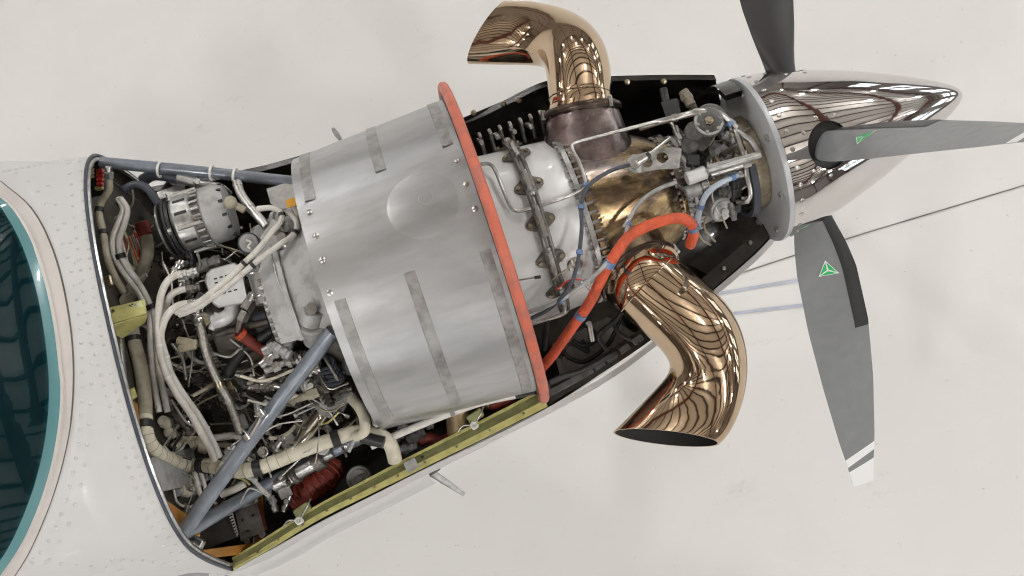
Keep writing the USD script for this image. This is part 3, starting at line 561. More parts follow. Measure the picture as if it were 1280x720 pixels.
hose('metal_tube', [(296, 228), (301, 242), (311, 257), (322, 270), (334, 284)], [.2, .22, .24], 5.6, STEEL, 'fat silver tube bending down from the mount tube', (.1, .55), STEEL, cl=2, cw=1.12)
hose('braided_hose', [(249, 400), (253, 418), (257, 438), (264, 458), (274, 480), (285, 500), (293, 520), (300, 540)], [.14, .12, .08, .04, -.02], 5.4, PM('braid', (.42, .40, .36), .4, .7, var=.3, scale=150, bump=.5, bscale=220), 'grey braided hose dropping from a right angle fitting', (.58,), BRASS, ends=(0,), cl=3.5)
add(A, 'elbow_fitting', [tube(hp([(249, 404), (246, 399), (254, 396), (264, 399)], .15), 6 * PX), hexn(H(258, 397, .15), H(267, 401, .15), 7.5 * PX)], STEEL); add(A, 'brass_nut', hexn(H(256, 394, .155), H(262, 406, .155), 5 * PX), BRASS)
hose('rubber_hose', [(285, 468), (293, 453), (307, 437), (325, 424), (341, 413), (352, 408)], [.04, .08, .12, .14], 7, BLACK, 'black rubber hose with a cut looking end', ())
hose('rubber_hose', [(318, 397), (335, 391), (350, 379), (368, 364), (396, 348)], [.16, .2, .25, .27], 4.6, NAVY, 'dark blue hose running up to the cover', (.97,), BLACK)
hose('red_hose', [(299, 416), (310, 425), (323, 434), (338, 444)], [.15, .12, .1], 7, REDC, 'red cloth hose under the black rubber hose', (.1,), ORANGE, cw=1.15)
add(A, 'silver_elbow', [tube(hp([(298, 414), (300, 404), (304, 396), (306, 386)], [.15, .18, .2]), 4 * PX), hexn(H(302, 401, .19), H(308, 388, .2), 7 * PX), hexn(H(307, 388, .2), H(314, 376, .2), 8.5 * PX), cyl(H(312, 380, .2), H(318, 366, .21), 6.5 * PX)], STEEL, label='silver pipe elbow with two hexagon nuts')
hose('dark_pipe', [(155, 237), (168, 231), (182, 234), (192, 246), (200, 258)], [.16, .17, .15], 5, NAVY, 'dark grey pipe in the far corner')
hose('rubber_hose', [(178, 226), (190, 219), (205, 219), (218, 222), (232, 224)], [.12, .14, .14], 7.5, NAVY, 'dark blue hose under the far mount tube', ()); add(A, 'hose_coupling', [cyl(H(223, 222, .15), H(246, 228, .15), 7.5 * PX), hexn(H(243, 227, .15), H(251, 229, .15), 7 * PX)], ALUD)
hose('metal_tube', [(250, 229), (264, 231), (277, 235), (286, 243)], [.15, .15, .1], 5, ALUD, 'grey tube following the far coupling')
hose('rubber_hose', [(217, 228), (209, 240), (204, 254), (200, 268)], [.08, .05, 0], 8, BLACK, 'black hose behind the alternator')

# terminal block, bracket, labels
tb = xf(A, 'terminal_block', 'row of red caps and brass studs by the firewall corner')
add(tb, 'base', box(H(121, 222, .12), (.05, .11, .02), ex=(1, -.15, 0)), BLACK)
for k in range(4): add(tb, 'red_cap', box(H(125, 214 + 5.4 * k, .15), (.018, .010, .014), ex=(1, -.15, 0), bev=.002), REDP)
for k in range(7): add(tb, 'stud', hexn(H(116, 207 + 4.6 * k, .13), H(116, 207 + 4.6 * k, .15), .005), BRASS)
add(tb, 'yellow_cap', box(H(124, 235, .14), (.022, .012, .014), ex=(1, -.1, 0), bev=.002), PRIMER)
bk = xf(A, 'printed_bracket', 'yellow green bracket with stamped print and two screw holes')
add(bk, 'top_plate', plate([(134, 387), (180, 372), (184, 393), (133, 405)], .275, .004, [(142, 392, .275, .0065), (171, 382, .275, .0065)]), PRIMER, smooth=False)
hh = PM('bracket_label', (.55, .60, .36), .5, dirt=(.3, .32, .1), scale=40)
add(bk, 'name_plate', plate([(138, 389), (177, 377), (180, 389), (137, 400)], .2765, .001), hh, smooth=False)
add(bk, 'front_flange', plate([(133, 405), (184, 393), (182, 404), (152, 422), (137, 418)], [.274, .274, .25, .235, .235], .004), PRIMER, smooth=False)
for k, (w, y) in enumerate(((26, 0), (22, 4), (18, 8))):
    for j in range(6): add(bk, 'stamped_print', plate([(146 + w * j / 7 + k, 387.5 - 1.6 * j + y * .8), (148 + w * j / 7 + k, 387 - 1.6 * j + y * .8), (148 + w * j / 7 + k, 389 - 1.6 * j + y * .8), (146 + w * j / 7 + k, 389.5 - 1.6 * j + y * .8)], .278, .001), PRINT, smooth=False)
for px, py in ((142, 392), (171, 382)): add(bk, 'screw', cyl(H(px, py, .26), H(px, py, .275), .006, 10), STEEL)
add(A, 'wire_stub', tube(hp([(150, 424), (152, 450), (154, 470), (157, 490)], [-.02, -.04]), 4 * PX), ALUD)
add(A, 'connector_block', box(H(136, 352, .06), (.022, .032, .02)), BRASS)
add(A, 'orange_sticker', plate([(357, 250), (370, 246), (373, 256), (359, 260)], .30, .001), YELLOW, smooth=False)
add(A, 'sheet_bracket', plate([(333, 236), (356, 229), (374, 232), (378, 256), (349, 262), (338, 254)], .285, .003), ALUD, smooth=False)

# alternator
al = xf(A, 'alternator', 'silver finned alternator with black pulley')
c0, c1 = H(208, 287, .17), H(296, 259, .17); ad, aa, ab = basis(c1 - c0); L = np.linalg.norm(c1 - c0)
add(al, 'pulley', lathe([(0, .01), (0, .070), (.006, .078), (.012, .070), (.018, .070), (.024, .078), (.032, .074), (.034, .02)], c0, ad, 40), BLACK)
add(al, 'pulley_rim', lathe([(-.002, .066), (-.004, .072), (.002, .074)], c0, ad, 40), ALUD)
add(al, 'front_housing', lathe([(.036, .05), (.036, .074), (.044, .080), (.09, .080), (.095, .076)], c0, ad, 40), ALUD); add(al, 'stator', lathe([(.095, .074), (.118, .074)], c0, ad, 40), DSTEEL)
add(al, 'rear_housing', lathe([(.118, .076), (.124, .082), (.165, .082), (.185, .070), (.19, .03), (.19, .001)], c0, ad, 40), CASE)
for k in range(24): 
    w = k * math.pi / 12; u = math.cos(w) * aa + math.sin(w) * ab; add(al, 'fin', box(c0 + ad * .107 + u * .078, (.024, .007, .012), ex=ad, ez=u, bev=.0015), ALUD)
    if k % 2 == 0: add(al, 'vent_slot', box(c0 + ad * .068 + u * .0795, (.034, .009, .004), ex=ad, ez=u, bev=.001), BLACK); add(al, 'rear_slot', box(c0 + ad * .178 + u * .074, (.014, .008, .006), ex=ad, ez=u, bev=.001), BLACK)
for k in range(4):
    w = k * math.pi / 2 + .5; u = math.cos(w) * aa + math.sin(w) * ab; add(al, 'through_bolt', [cyl(c0 + ad * .05 + u * .082, c0 + ad * .115 + u * .082, .007, 10), hexn(c0 + ad * .024 + u * .086, c0 + ad * .034 + u * .086, .010)], STEEL)
add(al, 'terminal', [ball(H(288, 253, .26), .018), cyl(H(288, 253, .25), H(306, 263, .24), .010)], TAN)
add(al, 'drive_belt', sweep(np.array([c0 + ad * .018 + aa * (.074 * math.cos(w)) + ab * (.074 * math.sin(w) * (1.9 if math.sin(w) * ab[2] < 0 else 1)) for w in np.arange(40) * math.pi / 20]), .010, .006, closed=True, s=8), BLACK)
add(al, 'strap_arm', tube([c0 + ad * .05 + aa * .05 + ab * .07, c0 + ad * .05 + H(232, 322, .12) - H(232, 300, .12) + ab * .05, H(240, 330, .10)], .009), NAVY)
add(A, 'mount_plate', plate([(196, 240), (230, 228), (232, 244), (204, 262)], .10, .004), ALUD, smooth=False)

# silver oil box, cylinder, round switch, brackets
ob = xf(A, 'oil_filter_housing', 'rounded silver housing with stamped print')
def rounded(pix, h0, h1, inset=3.0):
    c = np.mean(pix, 0); out = []
    for x, y in pix:
        for z, k in ((h0, 1), (h1 - .01, 1), (h1, 1 - inset / 45)): out.append(H(c[0] + (x - c[0]) * k, c[1] + (y - c[1]) * k, z))
    return hull(out)
add(ob, 'housing', rounded([(258, 342), (264, 336), (293, 328), (303, 334), (310, 372), (304, 380), (273, 385), (266, 380), (256, 352)], .12, .215), CASEW)
for k in range(5):
    for j in range(4 - k % 2): add(ob, 'print_mark', plate([(267 + 7 * j + k, 348 + 5 * k - 2 * j), (271 + 7 * j + k, 347 + 5 * k - 2 * j), (271.4 + 7 * j + k, 348.6 + 5 * k - 2 * j), (267.4 + 7 * j + k, 349.6 + 5 * k - 2 * j)], .2165, .001), PRINT, smooth=False)
add(ob, 'neck', [tube(hp([(290, 376), (289, 390), (280, 398), (268, 402)], [.16, .16, .15]), 9 * PX), cyl(H(272, 391, .16), H(264, 412, .15), 4 * PX, 10)], CASEW)
fc = xf(A, 'fuel_control', 'upright silver cylinder with a rounded end')
add(fc, 'cylinder', cyl(H(318, 330, .24), H(332, 380, .22), 11 * PX, 24), ALUD); add(fc, 'collar', [ringt(H(321, 342, .236), H(332, 380, .22) - H(318, 330, .24), 11 * PX, .003, 24), ringt(H(329, 370, .224), H(332, 380, .22) - H(318, 330, .24), 11 * PX, .003, 24)], STEEL); add(fc, 'lug', box(H(342, 346, .22), (.04, .03, .03), ex=(1, .3, 0)), CASE)
rs = xf(A, 'round_switch', 'round grey switch with a curled white wire')
add(rs, 'body', cyl(H(312, 306, .18), H(311, 304, .235), 13 * PX, 24), NAVY); add(rs, 'face', cyl(H(311, 304, .235), H(311, 304, .238), 11 * PX, 24), CASE); add(rs, 'curl', tube(hp([(308, 300), (314, 303), (310, 308), (313, 311)], .243), .003), LABELW)
vb = xf(A, 'valve_bracket', 'bolted silver bracket with small valve')
add(vb, 'plate', plate([(341, 273), (376, 302), (347, 317), (325, 298)], .265, .004, [(345, 284, .265, .006), (366, 302, .265, .006), (346, 309, .265, .006)]), ALUD, smooth=False)
add(vb, 'valve', [cyl(H(357, 308, .25), H(378, 325, .26), 11 * PX, 16), cyl(H(346, 290, .26), H(357, 283, .29), 7 * PX, 12), hexn(H(352, 296, .27), H(352, 296, .295), 6 * PX)], STEEL); add(vb, 'link', [cyl(H(333, 340, .24), H(360, 322, .26), 3 * PX), ball(H(333, 340, .24), 7 * PX), cyl(H(345, 328, .25), H(351, 350, .25), 1.5 * PX)], STEEL)
for px, py in ((345, 284), (366, 302), (346, 309)): add(vb, 'bolt', hexn(H(px, py, .262), H(px, py, .272), .007), BRASS)
add(A, 'lock_wire', tube(hp([(339, 315), (343, 335), (350, 356)], [.27, .28]), .0016), STEEL)

# linkages and small fittings in the middle of the bay
def fitting(name, px, py, h, r, L, deg, m=STEEL, m2=None):
    p = H(px, py, h); e = nz(H(px + 10 * math.cos(math.radians(deg)), py - 10 * math.sin(math.radians(deg)), h) - p); r *= PX; L *= PX
    return add(A, name, [cyl(p - e * L / 2, p + e * L / 2, r), hexn(p - e * L * .25, p - e * L * .02, r * 1.4), hexn(p + e * L * .15, p + e * L * .32, r * 1.25)], m)
for a in ((235, 342, .24, 5, 24, 15), (243, 379, .24, 5, 26, 10), (238, 361, .22, 4, 18, 12), (230, 350, .15, 6, 20, 80), (222, 335, .14, 5, 22, 60), (262, 330, .1, 7, 30, 20), (232, 312, .02, 6, 26, 90), (345, 433, .17, 7, 34, 28), (352, 438, .19, 6, 26, -30), (338, 447, .17, 5, 30, 40), (360, 428, .18, 6, 22, 60), (350, 455, .15, 5, 40, 25), (340, 470, .1, 5, 34, 20), (365, 448, .14, 8, 26, 15), (356, 470, .1, 6, 26, -40), (326, 484, .05, 5, 24, 0), (315, 478, .04, 6, 20, 85), (345, 482, .05, 5, 40, -8), (372, 470, .1, 7, 30, 40), (386, 455, .12, 8, 26, 0), (394, 445, .14, 6, 20, 60)): fitting('pipe_fitting', *a, m=rnd.choice([STEEL, STEEL, ALUD, DSTEEL, CASE]))
for pix, h, r in (([(300, 468), (318, 458), (340, 443)], [.08, .17], 1.6), ([(356, 424), (372, 404), (388, 392)], [.18, .25], 2.6), ([(366, 424), (390, 418), (410, 413)], [.19, .24], 3), ([(262, 422), (290, 412), (318, 406), (345, 398)], [.08, .16], 5), ([(270, 456), (290, 455), (310, 450)], [.05, .05], 1.5), ([(335, 462), (352, 452), (368, 447)], [.13, .16], 4)): add(A, 'control_rod', tube(hp(pix, h), r * PX), STEEL if r < 4 else DSTEEL)
for k in range(20):
    px, py = rnd.uniform(342, 425), rnd.uniform(415, 505)
    if py < 400 + (px - 340) * .55 or px > 372 + (py - 415) * .8: continue
    fitting('pipe_fitting', px, py, rnd.uniform(-.02, .14), rnd.uniform(2.5, 6.5), rnd.uniform(14, 40), rnd.choice([15, 25, 110, 60, -30]), m=rnd.choice([STEEL, CASE, DSTEEL, DSTEEL, SATIN]))
sv = xf(A, 'bellows_valve', 'grey valve body at the edge of the cover'); add(sv, 'body', [cyl(H(390, 405, .24), H(393, 385, .27), 15 * PX, 24), cyl(H(398, 425, .2), H(392, 405, .25), 17 * PX, 24)], CASE); add(sv, 'cap', [hexn(H(388, 388, .285), H(389, 386, .31), 8 * PX), cyl(H(402, 378, .27), H(404, 396, .27), 5 * PX)], STEEL)
for k in range(5): add(A, 'cooler_fin', sweep(np.array([H(400 + 17 * math.cos(w) + 3 * k, 452 + 5 * k + 9 * math.sin(w), .10 - .01 * k) for w in np.arange(20) * math.pi / 10]), .006, s=6, closed=True), NAVY)
add(A, 'tan_connector', [cyl(H(222, 426, .12), H(246, 430, .12), 5.5 * PX), box(H(234, 434, .12), (.05, .02, .02), ex=(1, -.1, 0))], PM('old_plastic', (.55, .50, .38), .5, dirt=(.3, .25, .15)))
add(A, 'brass_valve', [cyl(H(272, 488, .03), H(290, 480, .04), 4 * PX), hexn(H(284, 484, .04), H(293, 479, .05), 7 * PX), cyl(H(276, 482, .03), H(280, 494, .03), 6 * PX)], BRASS)
cc = lambda px, py, h, r, m, nm, lab=None: add(A, nm, [cyl(H(px, py, h - .03), H(px, py, h), r * PX, 24), cyl(H(px, py, h), H(px, py, h + .006), r * .75 * PX, 24), cyl(H(px, py, h + .006), H(px, py, h + .014), r * .3 * PX, 12)], m, lab)
cc(248, 474, -.06, 9, DARKG, 'dark_cap'); cc(388, 482, .06, 12, LABELW, 'white_ring_cap', 'white ring shaped cap'); cc(440, 455, .06, 14, DARKG, 'dark_cap')
add(A, 'small_white_fitting', [cyl(H(366, 500, .06), H(392, 492, .06), 5 * PX), hexn(H(384, 494, .06), H(398, 489, .06), 7 * PX), cyl(H(362, 505, .06), H(370, 492, .06), 6 * PX)], TAN)
hose('yellow_wire', [(386, 500), (396, 508), (408, 514), (420, 512), (430, 504)], .05, 1.2, BRASS); hose('yellow_wire', [(400, 530), (410, 528), (424, 515)], [0, .03], 1.2, PRIMER)

# lower left corner: amber panels, boxes, connectors
add(A, 'amber_panel', plate([(152, 490), (172, 505), (178, 560), (192, 612), (214, 640), (236, 655), (222, 670), (196, 640), (176, 590), (160, 530)], [-.10, -.12, -.16, -.2, -.24, -.25, -.24, -.2, -.14, -.1], .004), AMBER, smooth=False)
add(A, 'amber_panel', plate([(172, 585), (184, 580), (200, 622), (238, 648), (240, 668), (214, 650), (186, 622)], -.16, .004), AMBER, smooth=False)
add(A, 'green_tab', plate([(153, 492), (168, 484), (172, 496), (157, 505)], -.05, .004), PRIMER, smooth=False)
add(A, 'amber_frame', plate([(234, 655), (243, 652), (250, 688), (306, 680), (344, 664), (320, 612), (328, 608), (354, 666), (308, 692), (246, 700)], -.27, .02), AMBER, smooth=False, label='amber frame holding the black box')
add(A, 'grey_plate', plate([(187, 573), (242, 559), (249, 604), (195, 616)], -.10, .004, [(194, 610, -.10, .005)]), CASE, smooth=False, label='plain grey sheet under the harness')
bt_ = xf(A, 'black_box', 'black box with a barcode label beside a silver tray')
add(bt_, 'box_body', rounded([(245, 664), (283, 642), (298, 671), (256, 687)], -.36, -.24, 1.5), SATIN)
add(bt_, 'barcode_label', plate([(285, 643), (291, 641), (298, 668), (296, 672)], -.236, .001), LABELW, smooth=False)
for k in range(7): add(bt_, 'barcode_bar', plate([(285.6 + 1.4 * k, 645 + 3.6 * k), (290.6 + .9 * k, 643 + 3.6 * k), (290.8 + .9 * k, 644.6 + 3.6 * k), (286 + 1.4 * k, 646.6 + 3.6 * k)], -.2345, .001), PRINT, smooth=False)
add(bt_, 'silver_tray', plate([(293, 636), (321, 627), (331, 664), (301, 677)], -.27, .03, [(303, 650, -.27, .004), (316, 644, -.27, .004), (310, 664, -.27, .004)]), ALUD, smooth=False)
add(bt_, 'red_strip', plate([(321, 627), (325, 626), (334, 662), (331, 664)], -.265, .01), REDC, smooth=False)
for px, py in ((309, 676), (328, 668)): add(bt_, 'washer', lathe([(0, .011), (.003, .010), (.003, .005), (.007, .005), (.007, 1e-5)], H(px, py, -.262), (0, 0, 1), 14), STEEL)
add(A, 'box_connector', [cyl(H(303, 632, -.2), H(322, 622, -.2), 6 * PX), ball(H(313, 622, -.19), 8 * PX), cyl(H(296, 640, -.22), H(304, 630, -.2), 4 * PX)], DSTEEL)
for px, py, L, dg in ((213, 541, 14, 20), (222, 556, 16, -40), (231, 548, 18, 10), (246, 552, 18, -20), (216, 574, 14, 60), (230, 614, 22, 15), (241, 605, 16, 70), (206, 528, 16, 40), (238, 536, 16, -15), (256, 560, 14, 0)):
    p = H(px, py, -.04); e = nz(H(px + 10 * math.cos(math.radians(dg)), py + 10 * math.sin(math.radians(dg)), -.04) - p)
    add(A, 'plug_connector', [cyl(p - e * L * PX / 2, p + e * L * PX / 2, 6.5 * PX, 14), cyl(p, p + e * L * PX * .8, 4.5 * PX, 12), ringt(p, e, 6.8 * PX, .002, 14, 5)], CREAMH)
hose('wire', [(205, 558), (214, 566), (226, 562), (232, 552)], -.02, 1.6, HOSE); hose('wire', [(217, 612), (222, 628), (236, 634), (250, 626)], -.1, 1.4, HOSE); hose('wire', [(243, 590), (247, 606), (252, 620), (262, 626)], -.02, 3.4, HOSE, ends=(1,)); hose('wire', [(250, 588), (254, 600), (258, 616)], -.02, 2.6, HOSE)
hose('hose', [(262, 548), (280, 546), (296, 545), (310, 560)], [-.05, -.08], 4.5, HOSE); hose('hose', [(262, 560), (276, 556), (292, 560), (306, 570)], [-.06, -.08], 3.5, TAN); hose('hose', [(276, 618), (292, 612), (306, 604)], -.06, 5, HOSE)
hose('wire', [(292, 596), (306, 600), (312, 606)], -.05, 1.4, PRIMER); hose('wire', [(316, 600), (328, 612), (336, 620)], -.1, 3, HOSE)
# right of the near mount tube
ac = xf(A, 'actuator', 'silver gold actuator cylinder with a hexagon head')
add(ac, 'barrel', cyl(H(370, 560, -.08), H(406, 512, -.02), 9 * PX, 24), PM('warm_metal', (.60, .55, .46), .25, 1, var=.1)); add(ac, 'head', [hexn(H(404, 514, -.02), H(416, 500, .0), 13 * PX), hexn(H(412, 504, .0), H(428, 496, .0), 11 * PX), hexn(H(426, 497, .0), H(440, 488, .0), 10 * PX)], CASE)
add(ac, 'foot', box(H(362, 552, -.1), (.05, .05, .03), ex=(1, .4, 0)), ALUD)
ss = xf(A, 'pressure_sensor', 'silver and brown sensor with ribbed connector')
for i, (a, b, r, m_) in enumerate((((342, 608), (356, 600), 8, ALUD), ((354, 602), (366, 596), 9.5, STEEL), ((366, 596), (372, 592), 11.5, DSTEEL), ((372, 592), (392, 580), 9, ALUD), ((392, 580), (404, 573), 12, DSTEEL), ((404, 573), (416, 566), 6, ALUD), ((416, 566), (434, 556), 3.5, ALUD))): add(ss, 'section', cyl(H(*a, -.14), H(*b, -.13), r * PX, 20), m_)
add(ss, 'bracket', plate([(346, 612), (360, 604), (366, 618), (352, 624)], -.15, .006), ALUD, smooth=False)
for px, py, dg in ((336, 618, 70), (342, 630, 75), (350, 614, 60), (358, 630, 110)): fitting('pipe_fitting', px, py, -.2, 4, 22, -dg, ALUD)
rd = xf(A, 'red_duct', 'dark red corrugated air duct in the lower bay')
P = spline([H(372, 622, -.34), H(386, 612, -.30), H(401, 601, -.30), H(415, 582, -.34)], 8); add(rd, 'duct', sweep(P, 19 * PX, s=24), REDC)
for k in range(2, len(P) - 1, 2): add(rd, 'duct_ridge', ringt(P[k], P[k + 1] - P[k - 1], 19.2 * PX, .004, 28, 6), REDC)
cc(449, 598, -.26, 17, CASE, 'round_cap', 'round grey cap in the lower bay')
tc = xf(A, 'tan_canister', 'tan metal canister under the cover'); add(tc, 'body', cyl(H(572, 500, -.2), H(575, 545, -.22), 17 * PX, 28), PM('tan_metal', (.34, .25, .14), .4, .6, dirt=(.15, .1, .06), scale=18)); add(tc, 'band', ringt(H(573, 515, -.205), (0.1, -1, 0), 17 * PX, .003, 28), BRASS)
hose('red_hose', [(598, 500), (612, 503), (628, 500), (640, 494)], -.22, 11, REDC, 'red cloth hose under the front of the cover', (.3,), STEEL); hose('red_hose', [(524, 552), (536, 548), (552, 552), (566, 545)], -.24, 8, REDC, 'red hose behind the rail')
hose('drain_pipe', [(464, 558), (484, 549), (512, 537), (546, 523), (575, 512), (606, 502), (644, 494)], [-.06, -.05, -.04], 4.6, HOSE, 'pale pipe running along below the cover', (.12, .62), STEEL)
add(A, 'black_plug', [cyl(H(640, 493, -.05), H(668, 486, -.05), 7 * PX), cyl(H(668, 486, -.05), H(684, 480, -.06), 9 * PX)], BLACK)
hose('black_cable', [(686, 478), (706, 470), (730, 462), (770, 440)], [-.08, -.12], 4, BLACK)
for px, py in ((520, 545), (500, 540), (510, 560), (530, 530)): fitting('pipe_fitting', px, py, -.22, 6, 26, rnd.uniform(0, 180), DARKG)

WH = spline(hp([(181, 522), (183, 545), (192, 562), (210, 574), (236, 582), (262, 582), (288, 588), (318, 586), (344, 577), (380, 562), (414, 550), (446, 540)], [-.06, -.05, -.02, .0, .0, -.02]), 8)
for k in range(2, len(WH) - 2, 3): add('/World/airplane/wrapped_harness', 'lacing_tie', ringt(WH[k], WH[k + 1] - WH[k - 1], 9.2 * PX, .0011, 20, 5), TAN)
for (x, y, x2, y2, x3, y3, hh_) in ((205, 330, 214, 352, 216, 380, .2), (240, 300, 250, 330, 240, 348, .12), (300, 300, 318, 322, 322, 352, .2), (228, 400, 240, 440, 236, 480, .1), (214, 500, 236, 530, 262, 534, .05), (300, 470, 330, 476, 368, 462, .14), (310, 500, 340, 506, 372, 494, .1), (318, 520, 352, 520, 388, 505, .08), (400, 470, 412, 486, 432, 480, .14), (330, 540, 350, 530, 378, 526, .02), (288, 424, 312, 446, 318, 470, .1), (262, 440, 286, 446, 300, 436, .1), (392, 420, 402, 440, 420, 470, .2), (336, 400, 352, 418, 372, 424, .2), (152, 300, 160, 330, 172, 348, .12), (215, 430, 228, 448, 232, 470, .12), (240, 360, 250, 352, 262, 350, .16)):
    hose('wire', [(x, y), (x2, y2), (x3, y3)], hh_, rnd.uniform(1.0, 2.2), rnd.choice([HOSE, STEEL, ALUD, CREAMH, HOSE]), ends=rnd.choice([(), (0,), (1,)]))
for k in range(60):
    x, y = rnd.uniform(205, 400), rnd.uniform(330, 560)
    if y > 620 - (x - 290) * .45 or x > 330 + (y - 330) * .45: continue
    a = rnd.choice([rnd.uniform(0, 40), rnd.uniform(70, 120), rnd.uniform(140, 170)]); a = math.radians(a); L = rnd.uniform(14, 34); b = rnd.uniform(-10, 10)
    pts = [(x - L * math.cos(a), y - L * math.sin(a)), (x - .3 * L * math.cos(a) - b * math.sin(a), y - .3 * L * math.sin(a) + b * math.cos(a)), (x + .4 * L * math.cos(a) - b * math.sin(a), y + .4 * L * math.sin(a) + b * math.cos(a)), (x + L * math.cos(a), y + L * math.sin(a))]
    hose('wire', pts, [rnd.uniform(-.16, .06), rnd.uniform(-.16, .06)], rnd.choice([.8, 1, 1.2, 1.6, 2.4]), rnd.choice([HOSE, CREAMH, ALUD, LABELW, STEEL, TAN, BLACK]), ends=rnd.choice([(), (), (0,), (1,)]))
# dark undergrowth of small pipes and boxes low in the bay
bits, w1 = [[], [], [], []], []
for k in range(620):
    px, py = rnd.uniform(140, 480), rnd.uniform(225, 650); h = rnd.uniform(-.42, -.16) if k < 200 else rnd.uniform(-.22, .02)
    if py > 622 - (px - 290) * .45 or py < 244 + (px - 150) * .02 or px < 140 + (py - 240) * .22: continue
    if k >= 200 and (px < 205 or py < 330 or px > 300 + (py - 300) * .7): continue
    p = H(px, py, h); d = nz([rnd.uniform(-1, 1), rnd.uniform(-1, 1), rnd.uniform(-.4, .4)]) if rnd.random() < .4 else nz([rnd.choice([1, -.1]), rnd.choice([.1, 1]), .1 * rnd.random()]); L = rnd.uniform(.012, .05); r = rnd.uniform(.003, .012); e = nz(np.cross(d, [0, 0, 1]))
    c = rnd.random()
    if c < .35: g = [cyl(p - d * L, p + d * L, r, 10), hexn(p + d * L * .3, p + d * L * .7, r * 1.5), hexn(p - d * L * .9, p - d * L * .6, r * 1.4)]
    elif c < .5: g = [box(p, (L * 1.2, L * .8, L * .6), ex=d * [1, 1, 0] + [1e-3, 0, 0]), hexn(p + [0, 0, L * .25], p + [0, 0, L * .42], r)]
    elif c < .7: g = [tube([p - d * L * 1.6, p - d * L * .3, p + e * L * .5, p + e * L * 1.5 - [0, 0, .02]], r * .55, 8, 4)]
    elif c < .85: g = [cyl(p, p + [0, 0, .02], r * 1.7, 14), cyl(p + [0, 0, .02], p + [0, 0, .028], r, 6)]
    else: g = [cyl(p - d * L * 2, p + d * L * 2, .003, 8), ball(p + d * L * 2, .008, 1), hexn(p - d * L * 2, p - d * L * 1.6, .007)]
    bits[rnd.choice([0, 0, 0, 1, 1, 2, 3] if k < 200 else [0, 1, 1, 2, 2, 3, 3])] += g
for g, m_ in zip(bits, (SATIN, DSTEEL, STEEL, CASE)): add(A, 'small_fittings', g, m_, kind='stuff')
for k in range(46):
    px, py = rnd.uniform(150, 430), rnd.uniform(250, 600); h = rnd.uniform(-.36, -.02)
    if py > 600 - (px - 290) * .45 or px < 140 + (py - 240) * .22: continue
    p = H(px, py, h); d = nz([rnd.uniform(-1, 1), rnd.uniform(-1, 1), 0]); e = np.cross(d, [0, 0, 1])
    w1.append(tube([p - d * .09, p - d * .03 + e * rnd.uniform(-.03, .03), p + d * .03 + e * rnd.uniform(-.03, .03), p + d * .09 + [0, 0, rnd.uniform(-.05, .03)]], rnd.uniform(.0015, .004), 6, 4))
add(A, 'loose_wiring', w1, TAN, kind='stuff')
wl = []
for k in range(14):
    x = rnd.uniform(150, 172); y = rnd.uniform(285, 300); wl.append(tube(hp([(x, y), (x + 6, y + 16), (x + 8 + rnd.uniform(-6, 6), y + 34), (x + 14, y + 48)], rnd.uniform(-.02, .05)), .0022, 6, 4))
for i, (n_, m_) in enumerate((('white', LABELW), ('red', REDP), ('green', PRIMER), ('tan', CREAMH))): add(A, 'thin_wires', wl[i::4], m_, kind='stuff')

# --- rails and edges of the lower cowl
rl = xf(A, 'cowl_rail', 'yellow green primed rail along the near edge of the lower cowl')
nr_ = spline([H(*p) for p in ((292, 712, -.16), (340, 684, -.155), (400, 648, -.15), (460, 618, -.15), (520, 588, -.15), (600, 549, -.15), (684, 507, -.15))], 6)
def ribbon(P, v0, v1, t=.004, grow=(1, 1)):
    P = np.array(P); k = np.linspace(*grow, len(P))[:, None]; v0, v1 = v0 * k, v1 * k
    V = np.array([P + v0, P + v1, P + v1 + [0, 0, -t], P + v0 + [0, 0, -t]]).transpose(1, 0, 2); return grid(V, True)
yy = np.array([0, 1., 0])
add(rl, 'top_flange', ribbon(nr_, yy * -.004 + [0, 0, .004], yy * .022 + [0, 0, .004], grow=(.5, .8)), PRIMER); add(rl, 'web', ribbon(nr_, yy * .020 + [0, 0, -.001], yy * .056 + [0, 0, -.03], grow=(.5, .8)), GREEN); add(rl, 'inner_lip', ribbon(nr_, yy * .056 + [0, 0, -.020], yy * .068 + [0, 0, -.020], .008, grow=(.5, .8)), PRIMER)
for i in range(4, len(nr_) - 1, 3): add(rl, 'rail_screw', lathe([(0, .004), (.002, .003), (.002, 1e-5)], nr_[i] + [0, .01, .005], (0, 0, 1), 8), BRASS)
add(rl, 'splice_plate', plate([(482, 596), (552, 560), (556, 572), (488, 606)], -.16, .004), GREEN, smooth=False); add(rl, 'grey_tab', plate([(504, 579), (518, 572), (524, 584), (510, 592)], -.145, .003), CASE, smooth=False, label='small grey tab over the rail')
for px, py in ((492, 599), (500, 595), (534, 576), (544, 571), (528, 571)): add(rl, 'rivet_hole', cyl(H(px, py, -.158), H(px, py, -.154), .0045, 8), SATIN)
for px, py in ((374, 651), (593, 532)):
    q = xf(rl, 'latch'); p = H(px, py, -.13)
    add(q, 'latch_body', [box(p, (.022, .020, .014), ex=(1, .3, 0)), ringt(p + [0, .0, .011], (.3, .1, 1), .008, .003, 16, 6)], LABELW); add(q, 'latch_rod', [tube([p + [-.05, -.0, -.01], p + [-.03, .01, 0], p], .003), tube([p, p + [.03, .03, 0], p + [.045, .05, -.01]], .003)], STEEL); add(q, 'latch_pocket', box(p + [.01, .03, -.035], (.05, .025, .03), ex=(1, .3, 0)), GREEN)
sk = spline([H(*p) for p in ((284, 716, -.17), (340, 692, -.17), (400, 657, -.165), (460, 627, -.165), (520, 596, -.165), (600, 556, -.165), (690, 511, -.165), (760, 472, -.16), (818, 430, -.16), (880, 378, -.15), (945, 322, -.14), (982, 282, -.13))], 5)
